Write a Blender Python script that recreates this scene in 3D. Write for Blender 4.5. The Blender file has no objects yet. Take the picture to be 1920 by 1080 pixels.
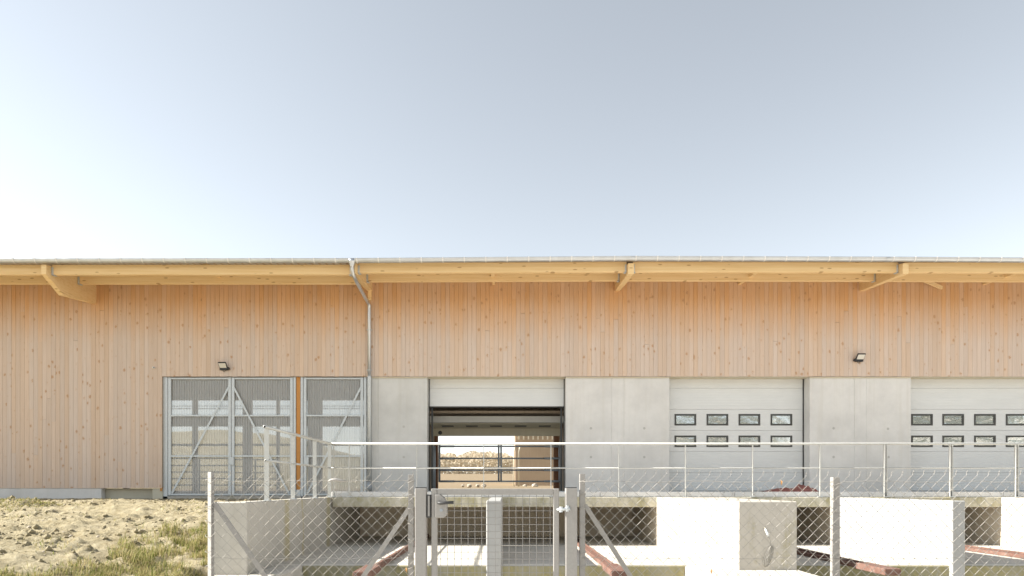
import bpy, bmesh, math, random
from mathutils import Vector, Matrix, noise

random.seed(7)
scene = bpy.context.scene
COL = scene.collection
E = 1.75                      # eye height above the lower yard; heights below are relative to the eye
F = 1280.0                    # focal length in photo pixels (24 mm shift lens)

# ------------------------------------------------------------------ camera, sky, sun, exposure
cam_d = bpy.data.cameras.new('camera')
cam = bpy.data.objects.new('camera', cam_d)
COL.objects.link(cam)
cam.location = (0, 0, E)
cam.rotation_euler = (math.radians(90), 0, 0)
cam_d.sensor_width = 36.0
cam_d.lens = 24.0
cam_d.shift_x = 12 / 1920
cam_d.shift_y = 374 / 1920
cam_d.clip_start = 0.05
cam_d.clip_end = 4000
scene.camera = cam

SUN_EL = math.radians(34.0)
SUN_BEHIND = math.radians(-1.2)         # sun to the left, almost in the facade plane
world = bpy.data.worlds.new('World')
scene.world = world
world.use_nodes = True
wn = world.node_tree
for n in list(wn.nodes):
    wn.nodes.remove(n)
sky = wn.nodes.new('ShaderNodeTexSky')
sky.sky_type = 'NISHITA'
sky.sun_disc = False
sky.sun_elevation = SUN_EL
sky.sun_rotation = math.radians(-90) + SUN_BEHIND
sky.air_density = 1.0
sky.dust_density = 0.0
sky.ozone_density = 1.0
sky.altitude = 0
hs = wn.nodes.new('ShaderNodeHueSaturation')
hs.inputs['Saturation'].default_value = 0.33
hs.inputs['Hue'].default_value = 0.488
bg = wn.nodes.new('ShaderNodeBackground')
bg.inputs['Strength'].default_value = 0.083
wo = wn.nodes.new('ShaderNodeOutputWorld')
wn.links.new(sky.outputs[0], hs.inputs['Color'])
wn.links.new(hs.outputs[0], bg.inputs['Color'])
wn.links.new(bg.outputs[0], wo.inputs['Surface'])

sun_d = bpy.data.lights.new('sun', 'SUN')
sun_d.energy = 5.0
sun_d.angle = math.radians(0.53)
sun_d.color = (1.0, 0.95, 0.87)
sun = bpy.data.objects.new('sun', sun_d)
COL.objects.link(sun)
to_sun = Vector((-math.cos(SUN_EL) * math.cos(SUN_BEHIND), math.cos(SUN_EL) * math.sin(SUN_BEHIND), math.sin(SUN_EL)))
sun.rotation_euler = to_sun.to_track_quat('Z', 'Y').to_euler()
sun.location = (-30, 0, 30)

scene.view_settings.view_transform = 'Standard'
scene.view_settings.look = 'None'
scene.view_settings.gamma = 1.0
scene.view_settings.exposure = 1.45
scene.view_settings.use_curve_mapping = False
scene.cycles.max_bounces = 8
scene.cycles.transparent_max_bounces = 24
scene.cycles.caustics_reflective = False
scene.cycles.caustics_refractive = False

# ------------------------------------------------------------------ material helpers
class NT:
    def __init__(s, name):
        s.m = bpy.data.materials.new(name)
        s.m.use_nodes = True
        s.t = s.m.node_tree
        s.b = s.t.nodes['Principled BSDF']
        s.out = s.t.nodes['Material Output']
    def n(s, kind, **kw):
        x = s.t.nodes.new(kind)
        for k, v in kw.items():
            if k in x.inputs:
                x.inputs[k].default_value = v
            else:
                setattr(x, k, v)
        return x
    def l(s, a, b):
        s.t.links.new(a, b)
    def pos(s, scale=(1, 1, 1)):
        g = s.n('ShaderNodeNewGeometry')
        mp = s.n('ShaderNodeMapping')
        mp.inputs['Scale'].default_value = scale
        s.l(g.outputs['Position'], mp.inputs['Vector'])
        return mp.outputs[0]
    def noise(s, vec, scale, detail=4, rough=0.55):
        x = s.n('ShaderNodeTexNoise')
        x.inputs['Scale'].default_value = scale
        x.inputs['Detail'].default_value = detail
        x.inputs['Roughness'].default_value = rough
        s.l(vec, x.inputs['Vector'])
        return x.outputs['Fac']
    def ramp(s, fac, stops):
        r = s.n('ShaderNodeValToRGB')
        el = r.color_ramp.elements
        while len(el) > 1:
            el.remove(el[-1])
        el[0].position = stops[0][0]
        el[0].color = (*stops[0][1], 1)
        for p, c in stops[1:]:
            e = el.new(p)
            e.color = (*c, 1)
        s.l(fac, r.inputs[0])
        return r.outputs[0]
    def mrange(s, v, a, b, c=0.0, d=1.0):
        x = s.n('ShaderNodeMapRange')
        x.inputs[1].default_value = a; x.inputs[2].default_value = b
        x.inputs[3].default_value = c; x.inputs[4].default_value = d
        s.l(v, x.inputs[0])
        return x.outputs[0]
    def mix(s, fac, a, b, mode='MIX'):
        x = s.n('ShaderNodeMix', data_type='RGBA', blend_type=mode)
        for k, v in ((0, fac), (6, a), (7, b)):
            if isinstance(v, (int, float)):
                x.inputs[k].default_value = v
            elif isinstance(v, tuple):
                x.inputs[k].default_value = (*v, 1)
            else:
                s.l(v, x.inputs[k])
        return x.outputs[2]
    def math(s, op, a, b=0.0, clamp=False):
        x = s.n('ShaderNodeMath', operation=op, use_clamp=clamp)
        for i, v in enumerate((a, b)):
            if isinstance(v, (int, float)):
                x.inputs[i].default_value = v
            else:
                s.l(v, x.inputs[i])
        return x.outputs[0]
    def bump(s, h, strength=0.3, dist=0.01):
        x = s.n('ShaderNodeBump')
        x.inputs['Strength'].default_value = strength
        x.inputs['Distance'].default_value = dist
        s.l(h, x.inputs['Height'])
        s.l(x.outputs[0], s.b.inputs['Normal'])
    def base(s, c, rough=0.8, metal=0.0, spec=0.3):
        if isinstance(c, tuple):
            s.b.inputs['Base Color'].default_value = (*c, 1)
        else:
            s.l(c, s.b.inputs['Base Color'])
        s.b.inputs['Roughness'].default_value = rough
        s.b.inputs['Metallic'].default_value = metal
        s.b.inputs['Specular IOR Level'].default_value = spec
        return s.m

M = {}

def mat_board():
    # larch boards: fresh orange where the overhang keeps rain and UV off, silvered pink-beige below,
    # with a ragged limit that differs from board to board; each board has its own tone
    t = NT('larch_board')
    oi = t.n('ShaderNodeObjectInfo')
    rnd = oi.outputs['Random']
    wn1 = t.n('ShaderNodeTexWhiteNoise', noise_dimensions='1D')
    t.l(rnd, wn1.inputs['W'])
    sep = t.n('ShaderNodeSeparateXYZ')
    g = t.n('ShaderNodeNewGeometry')
    t.l(g.outputs['Position'], sep.inputs[0])
    z = sep.outputs['Z']
    # offset grain per board
    comb = t.n('ShaderNodeCombineXYZ')
    t.l(t.math('MULTIPLY', rnd, 57.0), comb.inputs['Z'])
    t.l(t.math('MULTIPLY', wn1.outputs['Value'], 31.0), comb.inputs['X'])
    add = t.n('ShaderNodeVectorMath', operation='ADD')
    t.l(g.outputs['Position'], add.inputs[0]); t.l(comb.outputs[0], add.inputs[1])
    def mapped(sc):
        mp = t.n('ShaderNodeMapping'); mp.inputs['Scale'].default_value = sc
        t.l(add.outputs[0], mp.inputs['Vector']); return mp.outputs[0]
    grain = t.noise(mapped((60, 60, 1.6)), 1.0, 5, 0.6)
    streak = t.noise(mapped((14, 14, 0.5)), 1.0, 3, 0.5)
    # ragged weather line
    w = t.math('ADD', z, t.math('MULTIPLY', t.math('SUBTRACT', rnd, 0.5), 0.25))
    w = t.math('ADD', w, t.math('MULTIPLY', t.math('SUBTRACT', streak, 0.5), 0.5))
    sheltered = t.mrange(w, 6.15, 7.45)
    fresh = t.ramp(grain, [(0.25, (0.60, 0.33, 0.155)), (0.55, (0.67, 0.395, 0.20)), (0.8, (0.73, 0.47, 0.26))])
    grey = t.ramp(grain, [(0.25, (0.60, 0.475, 0.385)), (0.55, (0.66, 0.53, 0.44)), (0.8, (0.71, 0.585, 0.49))])
    warm = t.ramp(grain, [(0.25, (0.63, 0.46, 0.325)), (0.6, (0.69, 0.52, 0.385)), (0.8, (0.73, 0.57, 0.43))])
    low = t.mix(t.mrange(wn1.outputs['Value'], 0.2, 1.0, 0.1, 0.6), grey, warm)
    col = t.mix(sheltered, low, fresh)
    # board tone
    hv = t.n('ShaderNodeHueSaturation')
    t.l(col, hv.inputs['Color'])
    t.l(t.mrange(rnd, 0, 1, 0.95, 1.04), hv.inputs['Value'])
    t.l(t.mrange(wn1.outputs['Value'], 0, 1, 0.86, 1.04), hv.inputs['Saturation'])
    col = hv.outputs[0]
    # knots
    vo = t.n('ShaderNodeTexVoronoi', feature='F1')
    vo.inputs['Scale'].default_value = 1.0
    vo.inputs['Randomness'].default_value = 1.0
    t.l(mapped((6.2, 0.001, 4.6)), vo.inputs['Vector'])
    wob = t.noise(mapped((30, 1, 30)), 1.0, 2)
    dist = t.math('ADD', vo.outputs['Distance'], t.math('MULTIPLY', t.math('SUBTRACT', wob, 0.5), 0.40))
    sepc = t.n('ShaderNodeSeparateColor'); t.l(vo.outputs['Color'], sepc.inputs[0])
    present = t.math('GREATER_THAN', sepc.outputs[0], 0.30)
    size = t.mrange(sepc.outputs[1], 0, 1, 0.06, 0.25)
    k = t.math('SUBTRACT', size, dist)
    knot = t.math('MULTIPLY', t.mrange(k, 0.0, 0.09), present)
    halo = t.math('MULTIPLY', t.mrange(k, -0.16, 0.05), present)
    col = t.mix(t.math('MULTIPLY', halo, 0.30), col, (0.57, 0.36, 0.21))
    col = t.mix(t.math('MULTIPLY', knot, 0.58), col, (0.44, 0.23, 0.11))
    t.bump(grain, 0.35, 0.004)
    return t.base(col, 0.78, 0, 0.25)
M['board'] = mat_board()

def mat_timber(name, c1, c2, c3, knots=True, axis='x'):
    t = NT(name)
    sc = {'x': (0.7, 9, 22), 'z': (22, 22, 0.7), 'y': (22, 0.7, 22)}[axis]
    g1 = t.noise(t.pos(sc), 1.0, 5, 0.6)
    col = t.ramp(g1, [(0.25, c1), (0.5, c2), (0.78, c3)])
    lam = t.noise(t.pos((0.12, 0.3, 24)), 1.0, 1)
    col = t.mix(t.mrange(lam, 0.35, 0.7, 0, 0.22), col, c1)
    if knots:
        vo = t.n('ShaderNodeTexVoronoi'); vo.inputs['Scale'].default_value = 1.0
        t.l(t.pos((2.4, 0.2, 9.0)), vo.inputs['Vector'])
        kn = t.mrange(vo.outputs['Distance'], 0.10, 0.17, 1, 0)
        col = t.mix(t.math('MULTIPLY', kn, 0.65), col, (0.35, 0.17, 0.06))
    t.bump(g1, 0.2, 0.004)
    return t.base(col, 0.7, 0, 0.3)
M['glulam'] = mat_timber('glulam_spruce', (0.78, 0.53, 0.25), (0.86, 0.615, 0.32), (0.90, 0.67, 0.38))
M['orange_wood'] = mat_timber('orange_post', (0.50, 0.22, 0.06), (0.58, 0.27, 0.08), (0.63, 0.32, 0.11), False, 'z')
M['brown_wood'] = mat_timber('brown_jamb', (0.16, 0.07, 0.035), (0.21, 0.10, 0.05), (0.26, 0.13, 0.07), False, 'z')
M['inner_wood'] = mat_timber('inner_wood', (0.40, 0.33, 0.26), (0.48, 0.40, 0.32), (0.55, 0.47, 0.38), False, 'z')
M['far_clad'] = mat_timber('far_cladding', (0.36, 0.27, 0.18), (0.42, 0.32, 0.22), (0.47, 0.37, 0.26), False, 'z')

def mat_concrete(name, base, moss=0.0, dark=0.86, streaks=True):
    t = NT(name)
    p = t.pos()
    big = t.noise(p, 0.9, 5, 0.6)
    mid = t.noise(p, 5.0, 5, 0.6)
    fine = t.noise(p, 60, 3)
    b = Vector(base)
    col = t.ramp(big, [(0.3, tuple(b * dark)), (0.55, tuple(b)), (0.8, tuple(b * 1.08))])
    col = t.mix(t.mrange(mid, 0.45, 0.75, 0, 0.25), col, tuple(b * 0.8))
    if streaks:
        st = t.noise(t.pos((7, 7, 0.35)), 1.0, 4, 0.6)
        col = t.mix(t.mrange(st, 0.5, 0.8, 0, 0.40), col, (b[0] * 0.82, b[1] * 0.8, b[2] * 0.74))
    vo = t.n('ShaderNodeTexVoronoi'); vo.inputs['Scale'].default_value = 9.0
    t.l(p, vo.inputs['Vector'])
    pore = t.mrange(vo.outputs['Distance'], 0.035, 0.07, 1, 0)
    col = t.mix(t.math('MULTIPLY', pore, 0.35), col, tuple(b * 0.5))
    if moss > 0:
        m1 = t.noise(t.pos((3.2, 3.2, 0.8)), 1.0, 6, 0.7)
        m2 = t.noise(p, 16.0, 4, 0.7)
        mk = t.math('ADD', t.math('MULTIPLY', m1, 0.72), t.math('MULTIPLY', m2, 0.28))
        lo = 0.62 - 0.3 * moss
        mk = t.mrange(mk, lo, lo + 0.16)
        mcol = t.ramp(m2, [(0.3, (0.16, 0.15, 0.06)), (0.6, (0.30, 0.26, 0.11)), (0.8, (0.40, 0.35, 0.19))])
        col = t.mix(t.math('MULTIPLY', mk, 0.75), col, mcol)
    t.bump(t.math('ADD', mid, t.math('MULTIPLY', fine, 0.3)), 0.35, 0.01)
    return t.base(col, 0.85, 0, 0.25)
M['concrete'] = mat_concrete('concrete_wall', (0.73, 0.715, 0.69))
M['concrete_cool'] = mat_concrete('concrete_grey', (0.64, 0.635, 0.615))
M['concrete_low'] = mat_concrete('concrete_yard', (0.46, 0.43, 0.38), 0.3)
def mat_wing():
    m = mat_concrete('concrete_retaining', (0.47, 0.445, 0.395), 0.2)
    t = NT.__new__(NT); t.m = m; t.t = m.node_tree; t.b = t.t.nodes['Principled BSDF']
    old = t.b.inputs['Base Color'].links[0].from_socket
    g = t.n('ShaderNodeNewGeometry'); sep = t.n('ShaderNodeSeparateXYZ'); t.l(g.outputs['Position'], sep.inputs[0])
    wob = t.math('MULTIPLY', t.math('SUBTRACT', t.noise(t.pos((2, 3, 2)), 1.0, 4), 0.5), 0.35)
    y = t.math('ADD', sep.outputs['Y'], wob)
    col = old
    for yc, w in ((11.95, 0.16), (14.75, 0.2), (12.9, 0.07)):      # algae runs below the rail feet
        k = t.mrange(t.math('ABSOLUTE', t.math('SUBTRACT', y, yc)), w * 0.5, w, 0.6, 0.0)
        col = t.mix(k, col, (0.38, 0.32, 0.15))
    t.l(col, t.b.inputs['Base Color'])
    return m
M['concrete_wing'] = mat_wing()
M['concrete_moss'] = mat_concrete('concrete_mossy', (0.60, 0.56, 0.46), 0.62)
M['concrete_floor'] = mat_concrete('concrete_floor', (0.58, 0.545, 0.48), 0.18, 0.8, False)
M['concrete_dark'] = mat_concrete('concrete_green_edge', (0.30, 0.285, 0.22), 0.75)
M['concrete_pier'] = mat_concrete('concrete_pier', (0.36, 0.36, 0.35), 0.1)
M['plinth_cream'] = mat_concrete('plinth_cream', (0.58, 0.54, 0.43))
M['channel'] = mat_concrete('channel_bounce_tint', (0.68, 0.59, 0.47), 0.1)  # bounced light under the deck is put into this warm, pale colour
M['mortar'] = mat_concrete('mortar_plug', (0.52, 0.51, 0.48))

def mat_metal(name, c, rough=0.45, metal=0.7, var=0.15, spangle=18):
    t = NT(name)
    a = t.noise(t.pos(), spangle, 4, 0.6)
    b = t.noise(t.pos((4, 4, 0.8)), 1.0, 4)
    v = Vector(c)
    col = t.ramp(a, [(0.3, tuple(v * (1 - var))), (0.7, tuple(v * (1 + var * 0.4)))])
    col = t.mix(t.mrange(b, 0.45, 0.75, 0, 0.3), col, tuple(v * (1 - var * 1.3)))
    r = t.mrange(a, 0.2, 0.8, rough - 0.08, rough + 0.1)
    t.l(r, t.b.inputs['Roughness'])
    m = t.base(col, rough, metal, 0.5)
    return m
M['zinc'] = mat_metal('zinc_gutter', (0.62, 0.64, 0.66), 0.36, 0.85, 0.12, 4)
M['galv'] = mat_metal('galvanised_steel', (0.60, 0.63, 0.64), 0.5, 0.45, 0.12)
M['galv_gate'] = mat_metal('galvanised_gate', (0.34, 0.325, 0.305), 0.6, 0.3, 0.12, 60)
M['galv_wire'] = mat_metal('galvanised_wire', (0.36, 0.34, 0.305), 0.75, 0.0, 0.1)
M['galv_rail'] = mat_metal('galvanised_rail', (0.54, 0.54, 0.51), 0.5, 0.35, 0.1)
M['steel_blue'] = mat_metal('dull_steel', (0.34, 0.37, 0.40), 0.5, 0.15, 0.15)
M['steel_dark'] = mat_metal('dark_steel', (0.055, 0.055, 0.055), 0.5, 0.2, 0.15)
M['roof'] = mat_metal('roof_sheet', (0.55, 0.57, 0.58), 0.45, 0.5, 0.1)
M['black'] = mat_metal('black_housing', (0.025, 0.025, 0.027), 0.45, 0.0, 0.1)

def mat_plain(name, c, rough=0.6, var=0.08, scale=3.0, spec=0.3):
    t = NT(name)
    a = t.noise(t.pos(), scale, 5, 0.6)
    v = Vector(c)
    col = t.ramp(a, [(0.3, tuple(v * (1 - var))), (0.7, tuple(v * (1 + var)))])
    t.bump(a, 0.1, 0.005)
    return t.base(col, rough, 0, spec)
M['lens'] = mat_plain('lamp_lens', (0.78, 0.74, 0.66), 0.25, 0.04, 40, 0.5)
M['white_plastic'] = mat_plain('white_plastic', (0.75, 0.73, 0.70), 0.4)
M['frame_grey'] = mat_plain('window_frame', (0.075, 0.075, 0.07), 0.45)
M['cloth'] = mat_plain('red_cloth', (0.30, 0.125, 0.105), 0.9, 0.3, 14)
M['cable'] = mat_plain('grey_cable', (0.20, 0.19, 0.17), 0.6)
M['leaf_litter'] = mat_plain('dead_leaf', (0.55, 0.30, 0.12), 0.8)
M['cream_trim'] = mat_plain('cream_trim', (0.66, 0.59, 0.45), 0.7, 0.05, 5)

def mat_door():
    t = NT('white_door_panel')
    g = t.n('ShaderNodeNewGeometry')
    sep = t.n('ShaderNodeSeparateXYZ'); t.l(g.outputs['Position'], sep.inputs[0])
    w = t.math('SINE', t.math('MULTIPLY', sep.outputs['Z'], 2 * math.pi / 0.0815))
    a = t.noise(t.pos((1.5, 1.5, 3)), 1.0, 4)
    col = t.ramp(a, [(0.3, (0.70, 0.705, 0.695)), (0.7, (0.74, 0.745, 0.735))])
    groove = t.mrange(w, 0.86, 1.0, 0, 0.10)
    col = t.mix(groove, col, (0.60, 0.60, 0.59))
    t.bump(w, 0.25, 0.004)
    return t.base(col, 0.45, 0, 0.4)
M['door'] = mat_door()

def mat_glass():
    t = NT('acrylic_pane')
    n = t.noise(t.pos((1, 1, 1.6)), 2.2, 3)
    bp = t.n('ShaderNodeBump'); bp.inputs['Strength'].default_value = 0.35; bp.inputs['Distance'].default_value = 0.03
    t.l(n, bp.inputs['Height'])
    gl = t.n('ShaderNodeBsdfGlossy'); gl.inputs['Color'].default_value = (0.97, 0.98, 0.97, 1); gl.inputs['Roughness'].default_value = 0.17
    t.l(bp.outputs[0], gl.inputs['Normal'])
    tr = t.n('ShaderNodeBsdfTransparent'); tr.inputs['Color'].default_value = (0.75, 0.78, 0.74, 1)
    mx = t.n('ShaderNodeMixShader'); mx.inputs[0].default_value = 0.72
    t.l(tr.outputs[0], mx.inputs[1]); t.l(gl.outputs[0], mx.inputs[2])
    t.l(mx.outputs[0], t.out.inputs['Surface'])
    return t.m
M['glass'] = mat_glass()

def mat_poly():
    t = NT('polycarbonate')
    tr = t.n('ShaderNodeBsdfTransparent'); tr.inputs['Color'].default_value = (0.88, 0.89, 0.88, 1)
    df = t.n('ShaderNodeBsdfDiffuse'); df.inputs['Color'].default_value = (0.68, 0.68, 0.67, 1)
    tl = t.n('ShaderNodeBsdfTranslucent'); tl.inputs['Color'].default_value = (0.6, 0.61, 0.6, 1)
    gl = t.n('ShaderNodeBsdfGlossy'); gl.inputs['Roughness'].default_value = 0.12
    a = t.n('ShaderNodeMixShader'); a.inputs[0].default_value = 0.4
    t.l(df.outputs[0], a.inputs[1]); t.l(tl.outputs[0], a.inputs[2])
    lw = t.n('ShaderNodeLayerWeight'); lw.inputs['Blend'].default_value = 0.35
    f = t.mrange(lw.outputs['Facing'], 0.0, 1.0, 0.69, 0.95)
    b = t.n('ShaderNodeMixShader'); t.l(f, b.inputs[0])
    t.l(tr.outputs[0], b.inputs[1]); t.l(a.outputs[0], b.inputs[2])
    c = t.n('ShaderNodeMixShader'); c.inputs[0].default_value = 0.06
    t.l(b.outputs[0], c.inputs[1]); t.l(gl.outputs[0], c.inputs[2])
    t.l(c.outputs[0], t.out.inputs['Surface'])
    return t.m
M['poly'] = mat_poly()

def mat_rust():
    t = NT('rusty_steel')
    a = t.noise(t.pos(), 9, 6, 0.7); b = t.noise(t.pos(), 40, 4)
    col = t.ramp(a, [(0.3, (0.11, 0.06, 0.045)), (0.5, (0.165, 0.095, 0.075)), (0.7, (0.24, 0.16, 0.13))])
    col = t.mix(t.mrange(b, 0.5, 0.7, 0, 0.4), col, (0.16, 0.06, 0.035))
    t.bump(b, 0.3, 0.004)
    return t.base(col, 0.8, 0, 0.2)
M['rust'] = mat_rust()

def mat_dirt():
    t = NT('dry_earth')
    a = t.noise(t.pos(), 1.1, 6, 0.65); b = t.noise(t.pos(), 11, 6, 0.7); c = t.noise(t.pos(), 70, 4, 0.7)
    col = t.ramp(b, [(0.28, (0.24, 0.19, 0.105)), (0.5, (0.385, 0.33, 0.21)), (0.72, (0.48, 0.43, 0.30))])
    col = t.mix(t.mrange(a, 0.42, 0.68, 0, 0.6), col, (0.48, 0.425, 0.30))
    col = t.mix(t.mrange(c, 0.55, 0.75, 0, 0.35), col, (0.28, 0.19, 0.10))
    t.bump(t.math('ADD', b, t.math('MULTIPLY', c, 0.5)), 1.0, 0.06)
    return t.base(col, 0.95, 0, 0.1)
M['dirt'] = mat_dirt()
M['stone'] = mat_plain('pale_stone', (0.40, 0.35, 0.28), 0.9, 0.2, 8)

def mat_field():
    t = NT('field_ground')
    a = t.noise(t.pos(), 0.25, 6, 0.7); b = t.noise(t.pos(), 3.0, 6, 0.7)
    col = t.ramp(b, [(0.3, (0.185, 0.14, 0.09)), (0.55, (0.245, 0.19, 0.125)), (0.75, (0.30, 0.24, 0.165))])
    col = t.mix(t.mrange(a, 0.5, 0.75, 0, 0.4), col, (0.21, 0.18, 0.10))
    t.bump(b, 0.6, 0.05)
    return t.base(col, 0.95, 0, 0.1)
M['field'] = mat_field()

def mat_leaf(name, cols, trans=0.35):
    t = NT(name)
    g = t.n('ShaderNodeNewGeometry')
    c = t.ramp(g.outputs['Random Per Island'], [(i / max(1, len(cols) - 1), k) for i, k in enumerate(cols)])
    t.base(c, 0.7, 0, 0.2)
    tl = t.n('ShaderNodeBsdfTranslucent'); t.l(c, tl.inputs['Color'])
    mx = t.n('ShaderNodeMixShader'); mx.inputs[0].default_value = trans
    t.l(t.b.outputs[0], mx.inputs[1]); t.l(tl.outputs[0], mx.inputs[2])
    t.l(mx.outputs[0], t.out.inputs['Surface'])
    return t.m
M['grass'] = mat_leaf('grass_blades', [(0.07, 0.10, 0.02), (0.24, 0.27, 0.07), (0.40, 0.35, 0.16), (0.48, 0.40, 0.22), (0.34, 0.28, 0.14), (0.20, 0.23, 0.06)], 0.4)
M['foliage'] = mat_leaf('tree_leaves', [(0.09, 0.105, 0.04), (0.13, 0.15, 0.06), (0.18, 0.19, 0.09)], 0.4)
M['far_wood'] = mat_leaf('far_wood_hazed_leaves', [(0.66, 0.58, 0.45), (0.69, 0.61, 0.48), (0.64, 0.57, 0.44)], 0.5)  # leaf colours paled to stand in for distance haze
M['bark'] = mat_timber('bark', (0.08, 0.06, 0.045), (0.12, 0.09, 0.07), (0.16, 0.13, 0.1), False, 'z')

# ------------------------------------------------------------------ geometry helpers (heights are relative to the eye)
class MB:
    def __init__(s):
        s.v = []; s.f = []
    def add(s, vs, fs):
        k = len(s.v)
        s.v += [tuple(a) for a in vs]
        s.f += [tuple(i + k for i in q) for q in fs]
        return s
    def box(s, x0, x1, y0, y1, z0, z1):
        x0, x1 = sorted((x0, x1)); y0, y1 = sorted((y0, y1)); z0, z1 = sorted((z0, z1))
        vs = [(x, y, z) for z in (z0, z1) for y in (y0, y1) for x in (x0, x1)]
        return s.add(vs, [(0, 2, 3, 1), (4, 5, 7, 6), (0, 1, 5, 4), (2, 6, 7, 3), (0, 4, 6, 2), (1, 3, 7, 5)])
    def obox(s, a, b, w, h, up=(0, 0, 1)):
        # oriented bar from a to b, w across, h along up
        a = Vector(a); b = Vector(b); d = (b - a).normalized(); up = Vector(up)
        r = d.cross(up).normalized(); u = r.cross(d).normalized()
        vs = []
        for p in (a, b):
            for sx, sz in ((-1, -1), (1, -1), (1, 1), (-1, 1)):
                vs.append(p + r * (sx * w / 2) + u * (sz * h / 2))
        return s.add(vs, [(0, 3, 2, 1), (4, 5, 6, 7), (0, 1, 5, 4), (1, 2, 6, 5), (2, 3, 7, 6), (3, 0, 4, 7)])
    def prism(s, poly, axis, a, b):
        # poly: 2-D outline; axis 'x' -> (y,z), 'y' -> (x,z), 'z' -> (x,y)
        n = len(poly)
        def pt(p, t):
            return {'x': (t, p[0], p[1]), 'y': (p[0], t, p[1]), 'z': (p[0], p[1], t)}[axis]
        vs = [pt(p, a) for p in poly] + [pt(p, b) for p in poly]
        fs = [tuple(range(n)), tuple(range(2 * n - 1, n - 1, -1))]
        fs += [(i, n + i, n + (i + 1) % n, (i + 1) % n) for i in range(n)]
        return s.add(vs, fs)
    def tube(s, pts, r, n=8, caps=True):
        pts = [Vector(p) for p in pts]
        rs = r if isinstance(r, (list, tuple)) else [r] * len(pts)
        rings = []
        ref = None
        for i, p in enumerate(pts):
            d = (pts[min(i + 1, len(pts) - 1)] - pts[max(i - 1, 0)]).normalized()
            if ref is None:
                ref = Vector((0, 0, 1)) if abs(d.z) < 0.9 else Vector((1, 0, 0))
            u = (ref - d * ref.dot(d)).normalized()
            ref = u
            w = d.cross(u)
            rings.append([p + (u * math.cos(2 * math.pi * k / n) + w * math.sin(2 * math.pi * k / n)) * rs[i] for k in range(n)])
        vs = [q for R in rings for q in R]
        fs = []
        for i in range(len(pts) - 1):
            for k in range(n):
                k2 = (k + 1) % n
                fs.append((i * n + k, i * n + k2, (i + 1) * n + k2, (i + 1) * n + k))
        if caps:
            fs.append(tuple(range(n - 1, -1, -1)))
            fs.append(tuple((len(pts) - 1) * n + k for k in range(n)))
        return s.add(vs, fs)

WL = {}            # world origin of each linked object

def put(o, parent, wloc):
    COL.objects.link(o)
    wloc = Vector(wloc)
    WL[o.name] = wloc
    if parent is not None:
        o.parent = parent
        o.location = wloc - WL[parent.name]
    else:
        o.location = wloc
    return o

def build(name, mb, mat, parent=None, bevel=0.0, smooth=False, segs=1):
    xs = [v[0] for v in mb.v]; ys = [v[1] for v in mb.v]; zs = [v[2] for v in mb.v]
    o0 = Vector(((min(xs) + max(xs)) / 2, (min(ys) + max(ys)) / 2, min(zs)))
    me = bpy.data.meshes.new(name)
    me.from_pydata([tuple(Vector(v) - o0) for v in mb.v], [], mb.f)
    bm = bmesh.new(); bm.from_mesh(me)
    bmesh.ops.recalc_face_normals(bm, faces=bm.faces)
    if bevel > 0:
        ed = [e for e in bm.edges if len(e.link_faces) == 2 and e.calc_face_angle(0) > 0.5]
        bmesh.ops.bevel(bm, geom=ed, offset=bevel, segments=segs, affect='EDGES', profile=0.6)
    bm.to_mesh(me); bm.free()
    if smooth:
        me.polygons.foreach_set('use_smooth', [True] * len(me.polygons))
    me.materials.append(M[mat])
    o = bpy.data.objects.new(name, me)
    return put(o, parent, o0 + Vector((0, 0, E)))

def bx(name, x0, x1, y0, y1, z0, z1, mat, parent=None, bevel=0.0):
    return build(name, MB().box(x0, x1, y0, y1, z0, z1), mat, parent, bevel)

def thing(name, label, cat, loc=(0, 0, 0), group=None):
    o = bpy.data.objects.new(name, None)
    o.empty_display_size = 0.3
    put(o, None, Vector(loc) + Vector((0, 0, E)))
    return tag(o, label, cat, group)

def tag(o, label, cat, group=None):
    o['label'] = label; o['category'] = cat
    if group:
        o['group'] = group
    return o

def structure(o):
    o['kind'] = 'structure'
    return o

def stuff(o):
    o['kind'] = 'stuff'
    return o

def share(name, me, parent, rel, scale=None, rot=None):
    o = bpy.data.objects.new(name, me)
    put(o, parent, Vector(rel) + Vector((0, 0, E)))
    if scale: o.scale = scale
    if rot: o.rotation_euler = rot
    return o

def X(px, d): return (px - 948) / F * d
def Z(py, d): return (914 - py) / F * d

YF = 20.6            # facade plane (front of the boards)
YD = 15.0            # front of the loading deck
YS = 11.35           # front of the lower bay floor
YE = 18.25           # gutter
ZD = -0.21           # ledge of the deck
ZB = -1.28           # floor of the bays

# ------------------------------------------------------------------ the ground
def interp(x, tab):
    if x <= tab[0][0]: return tab[0][1]
    for (a, va), (b, vb) in zip(tab, tab[1:]):
        if x <= b:
            t = (x - a) / (b - a); return va + (vb - va) * t
    return tab[-1][1]

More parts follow.
